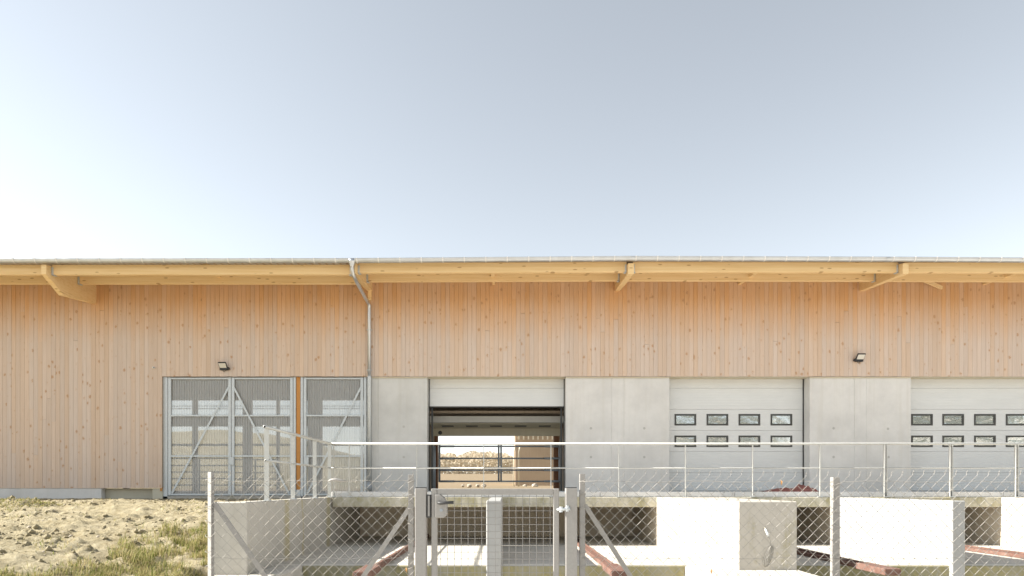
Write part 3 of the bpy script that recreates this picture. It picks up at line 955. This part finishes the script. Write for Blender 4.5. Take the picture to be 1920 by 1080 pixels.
bx('hall_ceiling_beam', -29.7, -4.3, 23.2, 23.4, 3.3, 3.8, 'inner_wood', barn)

# cattle barriers inside the hall
for k, (xa, xb_, y, lab) in enumerate(((X(318, 23), X(428, 23), 23.0, 'tubular steel cattle barrier behind the leftmost translucent gate leaf'), (X(436, 24), X(520, 24), 24.0, 'tubular steel cattle barrier behind the middle translucent gate leaf'))):
    t = thing('cattle_barrier', lab, 'barrier', ((xa + xb_) / 2, y, -0.13), 'cattle barriers inside the hall')
    for z in (0.08, 0.30, 0.52, 0.74, 0.98):
        build('bar', MB().tube([(xa, y, z), (xb_, y, z)], 0.022, 8), 'steel_blue', t, 0, True)
    for x in (xa, (xa + xb_) / 2, xb_):
        build('upright', MB().tube([(x, y + .04, -0.13), (x, y + .04, 1.0)], 0.03, 8), 'steel_blue', t, 0, True)

# field gate in the rear opening
t = thing('field_gate', 'grey tubular steel field gate across the far end of the open passage', 'gate', (X(936, 23.5), 23.5, 0.1))
YQ = 23.45
for py in (837, 859.5, 881.5, 902.5):
    build('bar', MB().tube([(X(824, YQ), YQ, Z(py, YQ)), (X(1049, YQ), YQ, Z(py, YQ))], 0.027, 10), 'steel_blue', t, 0, True)
    for a, b in ((824, 852), (1020, 1049)):
        build('sleeve', MB().tube([(X(a, YQ), YQ, Z(py, YQ)), (X(b, YQ), YQ, Z(py, YQ))], 0.036, 10), 'steel_blue', t, 0, True)
for px, r in ((824, 0.035), (935, 0.03), (939.5, 0.03), (1049, 0.035)):
    build('upright', MB().tube([(X(px, YQ), YQ, Z(904, YQ)), (X(px, YQ), YQ, Z(834, YQ))], r, 10), 'steel_blue', t, 0, True)

# ------------------------------------------------------------------ things beyond the passage
fb = thing('wooden_barn', 'tan timber-clad barn in the distance, seen through the open passage', 'building', (10, 62, 0))
bx('wall', X(966, 60), 34, 60, 70, -0.4, 5.6, 'far_clad', fb)
x = X(966, 60) + 0.25
while x < 7:
    bx('batten', x, x + 0.14, 59.93, 59.99, 4.2, 5.6, 'cream_trim', fb); x += 0.42
build('roof', MB().prism([(X(966, 60) - 0.6, 5.65), (34, 5.65), (34, 5.9), (X(966, 60) - 0.6, 5.9)], 'y', 59.3, 70.5), 'roof', fb)
for px, lab in ((963.5, 'left one of two slim pale poles seen through the passage'), (972.5, 'right one of two slim pale poles seen through the passage')):
    xx = X(px, 50)
    p = build('pole', MB().tube([(xx, 50, -0.1), (xx, 50, 2.6), (xx + .1, 50, 3.0)], [0.06, 0.055, 0.045], 8), 'cream_trim', None, 0, True)
    tag(p, lab, 'pole')
def lump(name, c, r, mat, seed, squash=0.6, parent=None, sub=2):
    bm = bmesh.new()
    bmesh.ops.create_icosphere(bm, subdivisions=sub, radius=1.0)
    mb = MB()
    for v in bm.verts:
        k = 1 + 0.35 * noise.noise(v.co * 1.6 + Vector((seed, 0, 0)))
        mb.v.append((c[0] + v.co.x * r * k, c[1] + v.co.y * r * k, c[2] + v.co.z * r * k * squash))
    mb.f = [tuple(v.index for v in f.verts) for f in bm.faces]
    bm.free()
    return build(name, mb, mat, parent, 0, False)
for i, (px, py, d, r, lab) in enumerate(((868, 893, 40, 0.16, 'pale boulder in the field, leftmost of the row'), (880, 894, 40, 0.2, 'pale boulder in the field, second from the left of the row'), (896, 893, 40, 0.17, 'pale boulder in the field, third from the left of the row'),
                                         (907, 892, 40, 0.2, 'pale boulder in the field just left of the double gate bar'), (1003, 886, 45, 0.3, 'pale boulder in front of the distant wooden barn'), (984, 892, 45, 0.2, 'small pale boulder beside the two slim poles'))):
    tag(lump('boulder', (X(px, d), d, 0.10), r * 0.7, 'stone', i * 3.3, 0.8), lab, 'boulder', 'boulders in the field behind')
# sand heap behind the left hall
mb = MB(); N = 40
for j in range(N + 1):
    for i in range(N + 1):
        x = -34 + 27.5 * i / N; y = 36 + 20 * j / N
        u = (x + 20.2) / 13.75; v = (y - 46) / 10
        h = 4.0 * max(0, 1 - u * u) ** 0.7 * max(0, 1 - v * v) ** 0.8
        mb.v.append((x, y, -0.25 + h + 0.25 * noise.noise((x * .5, y * .5, 2)) * (h > 0.05)))
mb.f = [(j * (N + 1) + i, j * (N + 1) + i + 1, (j + 1) * (N + 1) + i + 1, (j + 1) * (N + 1) + i) for j in range(N) for i in range(N)]
tag(build('sand_heap', mb, 'dirt', None, 0, True), 'large tan heap of sand seen through the translucent gates', 'heap')

# far wood on the field's horizon: one mass of leaf clumps
mb = MB()
rw = random.Random(5)
for k in range(26000):
    x = rw.uniform(-120, 110); y = rw.uniform(290, 302)
    top = 5.5 + 6.5 * (0.6 + 0.5 * noise.noise((x * 0.05, 0, 1)) + 0.35 * noise.noise((x * 0.17, 0, 4)))
    z = 5.0 + rw.random() ** 0.8 * top
    s = rw.uniform(0.18, 0.48)
    a, b = rw.uniform(0, 6.28), rw.uniform(-0.6, 0.6)
    u = Vector((math.cos(a), 0.6 * math.sin(a), math.sin(a))) * s; v = Vector((-math.sin(a), b, math.cos(a))) * s
    c = Vector((x, y, z))
    mb.add([c - u - v * .6, c + u - v, c + u * .7 + v, c - u + v], [(0, 1, 2, 3)])
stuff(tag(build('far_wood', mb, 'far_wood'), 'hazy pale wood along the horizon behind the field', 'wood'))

# ------------------------------------------------------------------ wall lamps and sensor
def floodlight(px, py, side, lab):
    x = X(px, YF - 0.1)
    zc = Z(py, YF - 0.1)
    t = thing('floodlight', lab, 'lamp', (x, YF - 0.03, zc - 0.1), 'floodlights on the timber wall')
    a = math.radians(46)
    n = Vector((0, -math.sin(a), -math.cos(a)))        # the way the lens looks: out and down
    up = Vector((0, -math.cos(a), math.sin(a)))
    c = Vector((x, YF - 0.17, zc))
    def slabq(w, h, t0, t1, off=0.0):
        vs = []
        for tt in (t0, t1):
            for sx, sz in ((-1, -1), (1, -1), (1, 1), (-1, 1)):
                vs.append(c + Vector((sx * w / 2, 0, 0)) + up * (sz * h / 2 + off) + n * tt)
        return MB().add(vs, [(0, 3, 2, 1), (4, 5, 6, 7), (0, 1, 5, 4), (1, 2, 6, 5), (2, 3, 7, 6), (3, 0, 4, 7)])
    build('housing', slabq(0.235, 0.20, -0.045, 0.0), 'black', t, 0.006)
    build('lens', slabq(0.205, 0.165, 0.0, 0.004), 'lens', t)
    build('ballast_box', MB().box(x - 0.115, x + 0.115, YF - 0.10, YF - 0.024, zc - 0.125, zc - 0.06), 'black', t, 0.008)
    xs = x + side * 0.14
    build('motion_sensor', MB().tube([(xs, YF - 0.03, zc - 0.08), (xs, YF - 0.08, zc - 0.08), (xs, YF - 0.13, zc - 0.085), (xs, YF - 0.15, zc - 0.09)], [0.03, 0.045, 0.045, 0.02], 12), 'black', t, 0, True)
    pts = [(x - 0.04 + 0.08 * k / 8, YF - 0.05, zc - 0.125 - 0.045 * math.sin(math.pi * k / 8)) for k in range(9)]
    build('cable_loop', MB().tube(pts, 0.006, 6), 'black', t, 0, True)
floodlight(419, 686, 1, 'black floodlight on the boards above the translucent gates')
floodlight(1612, 670, -1, 'black floodlight on the boards above the right-hand concrete pier')
sx, sz = X(290, YF), Z(690, YF)
t = thing('wall_sensor', 'tiny white sensor on the boards left of the translucent gates', 'sensor', (sx, YF - 0.03, sz - 0.03))
build('sensor_body', MB().tube([(sx - 0.04, YF - 0.05, sz + 0.01), (sx + 0.035, YF - 0.075, sz - 0.01)], 0.028, 12), 'white_plastic', t, 0.004, True)
build('sensor_eye', MB().tube([(sx + 0.02, YF - 0.09, sz - 0.005), (sx + 0.02, YF - 0.105, sz - 0.006)], 0.014, 10), 'frame_grey', t)
build('sensor_base', MB().box(sx - 0.03, sx + 0.03, YF - 0.05, YF - 0.024, sz - 0.025, sz + 0.025), 'white_plastic', t, 0.004)

# ------------------------------------------------------------------ deck railing
YRL = YD + 0.0
t = thing('deck_railing', 'galvanised handrail along the deck edge, sloping up at its left end', 'railing', (4, YRL, ZD))
zt_, zm_ = Z(832, YRL), Z(877.5, YRL)
xl = X(620, YRL)
yl = 10.8
build('top_rail', MB().tube([(xl, YRL, zt_), (22, YRL, zt_)], 0.026, 10), 'galv_rail', t, 0, True)
build('mid_rail', MB().tube([(xl, YRL, zm_), (22, YRL, zm_)], 0.015, 8), 'galv_rail', t, 0, True)
build('top_rail', MB().tube([(xl, YRL, zt_), (xl + 0.03, yl, zt_)], 0.026, 10), 'galv_rail', t, 0, True)
build('mid_rail', MB().tube([(xl, YRL, zm_), (xl + 0.03, yl + 0.05, zm_)], 0.018, 8), 'galv_rail', t, 0, True)
build('rail_end_cap', MB().tube([(xl + 0.03, yl - 0.004, zt_), (xl + 0.03, yl - 0.001, zt_)], 0.019, 10), 'steel_dark', t)
build('rail_end_cap', MB().tube([(xl + 0.03, yl + 0.042, zm_), (xl + 0.03, yl + 0.048, zm_)], 0.012, 8), 'steel_dark', t)
for px in (626, 655, 781, 907, 1033, 1160, 1285, 1411, 1537, 1662, 1785, 1908, 2034):
    x = X(px, YRL)
    bx('post', x - 0.008, x + 0.008, YRL - 0.03, YRL + 0.018, ZD - 0.0, zt_ - 0.02, 'galv_rail', t)
    bx('foot_plate', x - 0.05, x + 0.05, YRL - 0.035, YRL + 0.017, ZD - 0.001, ZD + 0.012, 'galv', t)
for y in (10.95, 12.3, 13.7, 14.85):
    bx('post', xl - 0.025, xl + 0.05, y - 0.008, y + 0.008, ZD, zt_ - 0.02, 'galv_rail', t)
    bx('foot_plate', xl - 0.03, xl + 0.07, y - 0.05, y + 0.05, ZD - 0.001, ZD + 0.012, 'galv', t)
for x in (X(1662, YRL) - 0.055, X(1785, YRL) - 0.055, X(1908, YRL) - 0.055):
    bx('post', x - 0.006, x + 0.006, YRL - 0.03, YRL + 0.018, ZD, zt_ - 0.02, 'galv_rail', t)

# crumpled cloth on the deck
mb = MB(); nx, ny = 60, 14
for j in range(ny + 1):
    for i in range(nx + 1):
        u = i / nx; v = j / ny
        x = 7.27 + 1.48 * u; y = 19.0 + 0.6 * v
        prof = interp(u, [(0, 0.02), (0.15, 0.06), (0.35, 0.11), (0.6, 0.10), (0.67, 0.19), (0.75, 0.20), (0.83, 0.15), (0.95, 0.12), (1, 0.02)])
        h = prof * math.sin(math.pi * min(1, max(0, v))) ** 0.6 if 0 < v < 1 else 0
        h *= 1 + 0.35 * noise.noise((x * 7, y * 9, 1)) + 0.25 * noise.noise((x * 16, y * 16, 4))
        mb.v.append((x + 0.03 * noise.noise((x * 4, y * 5, 9)), y, -0.127 + max(0, h)))
mb.f = [(j * (nx + 1) + i, j * (nx + 1) + i + 1, (j + 1) * (nx + 1) + i + 1, (j + 1) * (nx + 1) + i) for j in range(ny) for i in range(nx)]
tag(build('crumpled_tarpaulin', mb, 'cloth', None, 0, True), 'crumpled brick-red tarpaulin lying on the deck before the closed door', 'tarpaulin')

# cable coil on the buttress
yc = 10.7 - 0.03
cx, cz = X(1440, 10.7), Z(1040, 10.7)
t = thing('cable_coil', 'coiled grey cable hanging on the front of the concrete buttress', 'cable', (cx, yc, cz - 0.2))
for k in range(3):
    pts = []
    for q in range(29):
        a = 2 * math.pi * q / 28
        u, v = 0.052 * math.cos(a) * (1 - 0.3 * k), (0.175 - 0.012 * k) * math.sin(a)
        th = math.radians(-20 + 5 * k)
        pts.append((cx + u * math.cos(th) - v * math.sin(th), yc - 0.012 * k, cz - 0.02 + u * math.sin(th) + v * math.cos(th)))
    build('loop', MB().tube(pts, 0.0055, 6, False), 'cable', t, 0, True)
build('lead', MB().tube([(cx + 0.03, yc - .02, cz + 0.13), (cx + 0.01, yc - .03, cz + 0.22), (cx - 0.02, yc - .03, cz + 0.30), (cx - 0.05, yc - .015, cz + 0.37)], 0.0055, 6), 'cable', t, 0, True)
build('plug', MB().tube([(cx - 0.015, yc - .03, cz + 0.29), (cx - 0.03, yc - .03, cz + 0.33), (cx - 0.06, yc - .02, cz + 0.41)], [0.018, 0.022, 0.014], 8), 'galv', t, 0, True)
build('hook', MB().tube([(cx - 0.06, yc + .03, cz + 0.43), (cx - 0.06, yc - .02, cz + 0.42), (cx - 0.065, yc - .02, cz + 0.36)], 0.006, 6), 'plinth_cream', t, 0, True)

# ------------------------------------------------------------------ chain-link fence and gate in front
YN = 5.0
PM = 0.0785
def wire_mesh(kind, rows):
    pts = []
    r = PM / 2
    for j in range(rows + 1):
        right = (j % 2 == 1) if kind == 'a' else (j % 2 == 0)
        pts.append((r if right else 0.0, 0.0, j * r))
    out = []
    for i, p in enumerate(pts[:-1]):
        q = pts[i + 1]
        f = -0.0035 if q[0] > p[0] else 0.0035     # rising strands pass in front
        out.append((p[0], 0.0, p[2]))
        out.append(((p[0] * .85 + q[0] * .15), f, p[2] * .85 + q[2] * .15))
        out.append(((p[0] * .15 + q[0] * .85), f, p[2] * .15 + q[2] * .85))
    out.append(pts[-1])
    if kind == 'a':                                  # twisted free end above the selvedge
        x, _, z = pts[-1]
        out += [(x + 0.012, -0.004, z + 0.012), (x + 0.024, 0.0, z + 0.022), (x + 0.028, 0.004, z + 0.034), (x + 0.026, 0.0, z + 0.044), (x + 0.033, -0.003, z + 0.054)]
    mb = MB().tube(out, 0.0017, 4)
    me = bpy.data.meshes.new('wire'); me.from_pydata(mb.v, [], mb.f); me.materials.append(M['galv_wire'])
    return me
ROWS = 45
wa, wb = wire_mesh('a', ROWS), wire_mesh('b', ROWS - 1)
ZW = 0.066 - ROWS * PM / 2
rj = random.Random(3)
def fence(name, label, x0, x1, posts, struts, lines):
    t = thing(name, label, 'fence', ((x0 + x1) / 2, YN, -1.8))
    n = int((x1 - x0) / (PM / 2))
    for i in range(n):
        me = wa if i % 2 == 0 else wb
        sag = 0.006 * math.sin(i * 0.11) - 0.004 * math.sin(i * 0.37)
        share('wire', me, t, (x0 + i * PM / 2 + rj.uniform(-.0008, .0008), YN + 0.004 * math.sin(i * 0.23), ZW + sag), (1, 1, 1), (0, 0, rj.uniform(-0.035, 0.035)))
    for z in lines:
        m = 40
        pts = [(x0 + (x1 - x0) * k / m, YN + 0.006, z + 0.005 * math.sin(k * 0.9) + 0.002 * math.sin(k * 2.7)) for k in range(m + 1)]
        build('tension_wire', MB().tube(pts, 0.0018, 5), 'galv_wire', t, 0, True)
    for x, top, w, ang in posts:
        # angle-iron post with a cut top
        L = [(0, 0), (w, 0), (w, 0.005), (0.005, 0.005), (0.005, w), (0, w)]
        ca, sa = math.cos(ang), math.sin(ang)
        poly = [(x + (p[0] - w / 2) * ca - (p[1]) * sa, YN + 0.012 + (p[0] - w / 2) * sa + p[1] * ca) for p in L]
        o = build('post', MB().prism(poly, 'z', -1.85, top), 'galv_gate', t, 0.0015)
        for k in range(9):        # tie wires round the post
            z = top - 0.05 - k * 0.105
            pts = [(x + (w * 0.62) * math.cos(a), YN + 0.02 + 0.03 * math.sin(a), z + 0.012 * math.cos(a + k)) for a in [2 * math.pi * q / 10 for q in range(11)]]
            build('tie_wire', MB().tube(pts, 0.0018, 4, False), 'galv_wire', t)
    for (a, b) in struts:
        L = MB().obox(a, b, 0.005, 0.034, (0, 0, 1))
        L.obox(Vector(a) + Vector((0, 0.016, 0.014)), Vector(b) + Vector((0, 0.016, 0.014)), 0.028, 0.004, (0, 0, 1))
        build('strut', L, 'galv_gate', t)
    return t
lf = fence('chain_link_fence', 'chain-link fence left of the gate, ending at the pale corner post', -2.16, -0.66,
      [(-2.175, 0.113, 0.05, math.radians(-38)), (-0.695, 0.094, 0.042, 0)],
      [((-2.14, YN + .02, -0.12), (-1.02, YN + .05, -1.75)), ((-0.70, YN + .02, -0.14), (-1.79, YN + .06, -1.75))], [0.047, -0.52])
rf = fence('chain_link_fence', 'long chain-link fence right of the gate, with a single post', 0.565, 4.35,
      [(0.565, 0.10, 0.04, 0), (2.43, 0.076, 0.05, 0), (4.30, 0.08, 0.05, 0)],
      [((0.585, YN + .02, -0.13), (1.62, YN + .06, -1.75))], [0.043, -0.52])
# wire tensioner on the left fence
build('wire_tensioner', MB().tube([(-1.30, YN - .004, 0.046), (-1.275, YN - .006, 0.055), (-1.235, YN - .006, 0.057), (-1.20, YN - .005, 0.05), (-1.16, YN - 0.002, 0.046)], [0.003, 0.010, 0.012, 0.009, 0.003], 8), 'galv_gate', lf, 0, True)
build('wire_curl', MB().tube([(-1.16 + 0.012 * k, YN - 0.004 + 0.006 * math.sin(k * 2.0), 0.046 + 0.008 * math.cos(k * 2.0)) for k in range(9)], 0.0022, 4), 'galv_wire', lf)
# dead leaves caught in the mesh
for x, z, a in ((X(1464, YN), Z(905, YN), 0.3), (X(1333, YN), Z(1071, YN), 1.0), (X(762, YN), Z(1068, YN), 0.6)):
    mb = MB().add([(x - .004, YN - .012, z + .02), (x + .006, YN - .016, z + .008), (x + .004, YN - .008, z - .022), (x - .006, YN - .012, z - .006)], [(0, 1, 2, 3)])
    lo = build('caught_leaf', mb, 'leaf_litter', rf if x > 0 else lf)

g = thing('pedestrian_gate', 'grey steel pedestrian gate with welded mesh between two square posts', 'gate', (-0.07, YN, -1.8))
for a, b in ((-0.661, -0.579), (0.438, 0.522)):
    bx('gate_post', a, b, YN - 0.03, YN + 0.052, -1.85, -0.006, 'galv_gate', g, 0.004)
    bx('post_cap', a + 0.003, b - 0.003, YN - 0.027, YN + 0.049, -0.006, 0.002, 'steel_dark', g, 0.002)
fx0, fx1, fz1, fz0 = -0.543, 0.391, -0.008, -1.70
bx('frame_stile', fx0, fx0 + 0.042, YN - 0.012, YN + 0.032, fz0, fz1, 'galv_gate', g, 0.004)
bx('frame_stile', fx1 - 0.042, fx1, YN - 0.012, YN + 0.032, fz0, fz1, 'galv_gate', g, 0.004)
bx('frame_rail', fx0 + 0.0425, fx1 - 0.0425, YN - 0.0118, YN + 0.0318, fz1 - 0.045, fz1 - 0.0005, 'galv_gate', g, 0.003)
bx('frame_rail', fx0 + 0.0425, fx1 - 0.0425, YN - 0.0118, YN + 0.0318, fz0, fz0 + 0.045, 'galv_gate', g, 0.003)
vm = MB().tube([(0, 0, fz0 + 0.04), (0, 0, fz1 - 0.04)], 0.0022, 5)
me_v = bpy.data.meshes.new('mesh_wire'); me_v.from_pydata(vm.v, [], vm.f); me_v.materials.append(M['galv_gate'])
hm = MB().tube([(fx0 + 0.035, 0, 0), (fx1 - 0.035, 0, 0)], 0.0022, 5)
me_h = bpy.data.meshes.new('mesh_wire'); me_h.from_pydata(hm.v, [], hm.f); me_h.materials.append(M['galv_gate'])
x = X(826, YN)
while x < fx1 - 0.045:
    share('mesh_wire', me_v, g, (x, YN + 0.012, 0)); x += 0.0502
z = Z(932, YN)
while z > fz0 + 0.05:
    share('mesh_wire', me_h, g, (0, YN + 0.0075, z)); z -= 0.0505
# lock case, handle, strike, hinge
lx0, lx1, lz0, lz1 = -0.512, -0.428, -0.222, -0.052
poly = [(lx0, lz0), (lx1 - 0.03, lz0), (lx1 - 0.008, lz0 + 0.012), (lx1, lz0 + 0.04), (lx1, lz1 - 0.06), (lx1 - 0.02, lz1 - 0.02), (lx1 - 0.05, lz1), (lx0, lz1)]
lk = build('lock_case', MB().prism(poly, 'y', YN - 0.03, YN + 0.04), 'galv_gate', g, 0.004)
build('lock_cylinder', MB().tube([(-0.468, YN - 0.036, -0.165), (-0.468, YN - 0.028, -0.165)], 0.012, 12), 'steel_blue', lk)
build('handle', MB().tube([(-0.482, YN - 0.03, -0.112), (-0.482, YN - 0.07, -0.112), (-0.470, YN - 0.078, -0.113), (-0.375, YN - 0.078, -0.108)], 0.011, 10), 'steel_dark', g, 0, True)
bx('strike_plate', -0.577, -0.546, YN - 0.02, YN + 0.03, -0.222, -0.052, 'steel_dark', g, 0.003)
bx('strike_rim', -0.567, -0.553, YN - 0.026, YN - 0.021, -0.21, -0.06, 'galv_gate', g, 0.002)
build('hinge', MB().tube([(0.375, YN - 0.02, -0.162), (0.40, YN - 0.03, -0.160), (0.425, YN - 0.03, -0.158), (0.47, YN - 0.034, -0.155)], [0.008, 0.014, 0.011, 0.014], 10), 'galv', g, 0, True)
build('hinge_nut', MB().tube([(0.405, YN - 0.03, -0.18), (0.405, YN - 0.03, -0.14)], 0.013, 6), 'galv', g)
build('hinge_nut', MB().tube([(0.45, YN - 0.034, -0.175), (0.45, YN - 0.034, -0.132)], 0.012, 6), 'galv', g)

# ------------------------------------------------------------------ grass, clods, stones on the bank
def blades(count, pick, name, hmin, hmax, seed, label):
    r = random.Random(seed); mb = MB(); n = 0; tries = 0
    while n < count and tries < count * 30:
        tries += 1
        x = r.uniform(-13, -3.95); y = r.uniform(8.4, 18.5)
        if r.random() > pick(x, y): continue
        if y < 10.3 and x > -4.36: continue
        z = bank_z(x, y)
        if y < 10.2:
            k = max(0, min(1, (-4.32 - x) / 0.35)); z = -1.80 + (z + 1.80) * (k ** 0.5)
        h = r.uniform(hmin, hmax); a = r.uniform(0, 6.283); w = r.uniform(0.003, 0.006)
        lean = r.uniform(0.2, 1.0) * h
        dx, dy = math.cos(a), math.sin(a)
        px, py = -dy * w, dx * w
        mb.add([(x - px, y - py, z - .01), (x + px, y + py, z - .01), (x + dx * lean * .4 + px * .7, y + dy * lean * .4 + py * .7, z + h * .65), (x + dx * lean * .4 - px * .7, y + dy * lean * .4 - py * .7, z + h * .65),
                (x + dx * lean, y + dy * lean, z + h)], [(0, 1, 2, 3), (3, 2, 4)])
        n += 1
    return stuff(tag(build(name, mb, 'grass'), label, 'grass'))
def green(x, y):
    px = 948 + x / y * F
    py = 914 - bank_z(x, y) / y * F
    m = 0.28 + 1.1 * noise.noise((x * 1.5, y * 1.9, 2.0)) + 0.9 * noise.noise((x * 3.9, y * 4.4, 7.0))
    lim = interp(px, [(0, 1066), (90, 1060), (180, 1042), (230, 1012), (300, 992), (385, 985)])
    d = max(0, min(1, (py - lim) / 28))
    return d * max(0.03, min(1, m))
blades(21000, green, 'bank_grass', 0.03, 0.13, 4, 'tufts of green and dry grass on the bank beside the corner post')
def green2(x, y):
    a = 1.0 if (x < -10.3 and 15.1 < y < 15.9) else 0.0
    m = max(0, noise.noise((x * 0.9, y * 1.1, 12.0)) - 0.18)
    return max(a * 0.9, m * 0.55)
def tuft(x, y):
    px = 948 + x / y * F
    return max(0, noise.noise((x * 2.3, y * 2.6, 31.0)) - 0.12) * 1.6 if px > 230 and y < 12.3 else 0.0
blades(5200, tuft, 'tall_grass', 0.10, 0.24, 14, 'taller dry and green weeds on the bank right beside the corner post')
blades(7500, green2, 'sparse_grass', 0.02, 0.06, 9, 'sparse short grass scattered over the bare earth')

mb = MB(); r = random.Random(21)
ico = bmesh.new(); bmesh.ops.create_icosphere(ico, subdivisions=1, radius=1.0)
iv = [v.co.copy() for v in ico.verts]; jf = [tuple(v.index for v in f.verts) for f in ico.faces]; ico.free()
mb2 = MB()
for k in range(10500):
    x = r.uniform(-15, -4.0); y = 8.6 + 10.8 * r.random()
    if y < 10.4 and x > -4.6: continue
    if noise.noise((x * 0.7, y * 0.9, 20)) < -0.12: continue
    s = 0.009 + 0.055 * r.random() ** 4.5
    z = bank_z(x, y)
    tgt = mb2 if r.random() < 0.16 else mb
    if tgt is mb2: s *= 0.6
    q = r.uniform(0, 9)
    tgt.add([(x + v.x * s * (1 + .4 * math.sin(q + v.y * 5)), y + v.y * s, z + v.z * s * 0.7 * (1 + .3 * math.cos(q + v.x * 4))) for v in iv], jf)
stuff(tag(build('earth_clods', mb, 'dirt'), 'crumbled clods of dry earth strewn over the bank', 'clods'))
stuff(tag(build('gravel', mb2, 'stone'), 'pale gravel stones scattered over the earth bank', 'gravel'))

# ------------------------------------------------------------------ trees behind the viewer, mirrored in the door windows
def leaf_crown(seed, h, rad):
    r = random.Random(seed); mb = MB()
    blobs = [(Vector((r.gauss(0, .45) * rad, r.gauss(0, .45) * rad, h * r.uniform(.35, .92))), rad * r.uniform(.32, .55)) for _ in range(16)]
    for k in range(3400):
        c, R = blobs[r.randrange(16)]
        d = Vector((r.gauss(0, 1), r.gauss(0, 1), r.gauss(0, 1))).normalized() * R * r.random() ** 0.35
        p = c + d; s = r.uniform(.16, .36)
        u = Vector((r.gauss(0, 1), r.gauss(0, 1), r.gauss(0, 1))).normalized(); v = u.cross(Vector((r.gauss(0, 1), r.gauss(0, 1), r.gauss(0, 1)))).normalized()
        mb.add([p - u * s, p + v * s * .6, p + u * s, p - v * s * .6], [(0, 1, 2, 3)])
    return mb
crown_me = None
for i, (x, y, s, lab) in enumerate(((17, -22, 1.0, 'leafy tree mirrored in the left windows of the closed door beside the buttress'), (23.5, -26, 1.15, 'leafy tree mirrored in the right windows of the middle door'),
                                    (33, -20, 1.2, 'leafy tree mirrored in the left windows of the rightmost door'), (39, -23, 1.3, 'leafy tree mirrored in the middle windows of the rightmost door'), (46, -21, 1.25, 'leafy tree mirrored in the last windows of the rightmost door'))):
    t = thing('tree', lab, 'tree', (x, y, -1.8), 'trees behind the viewer')
    if crown_me is None:
        trunk = build('trunk', MB().tube([(x, y, -1.8), (x + .1, y, 1.0), (x - .1, y + .1, 4.2), (x, y, 7.5)], [0.26, 0.2, 0.14, 0.05], 9), 'bark', t, 0, True)
        cm = leaf_crown(2, 10.5, 3.1)
        me = bpy.data.meshes.new('crown'); me.from_pydata([tuple(v) for v in cm.v], [], cm.f); me.materials.append(M['foliage'])
        crown_me = me; trunk_me = trunk.data
        share('crown', me, t, (x, y, -1.8))
    else:
        share('trunk', trunk_me, t, (x, y, -1.8), (s, s, s))
        share('crown', crown_me, t, (x, y, -1.8), (s, s, s), (0, 0, i * 1.3))
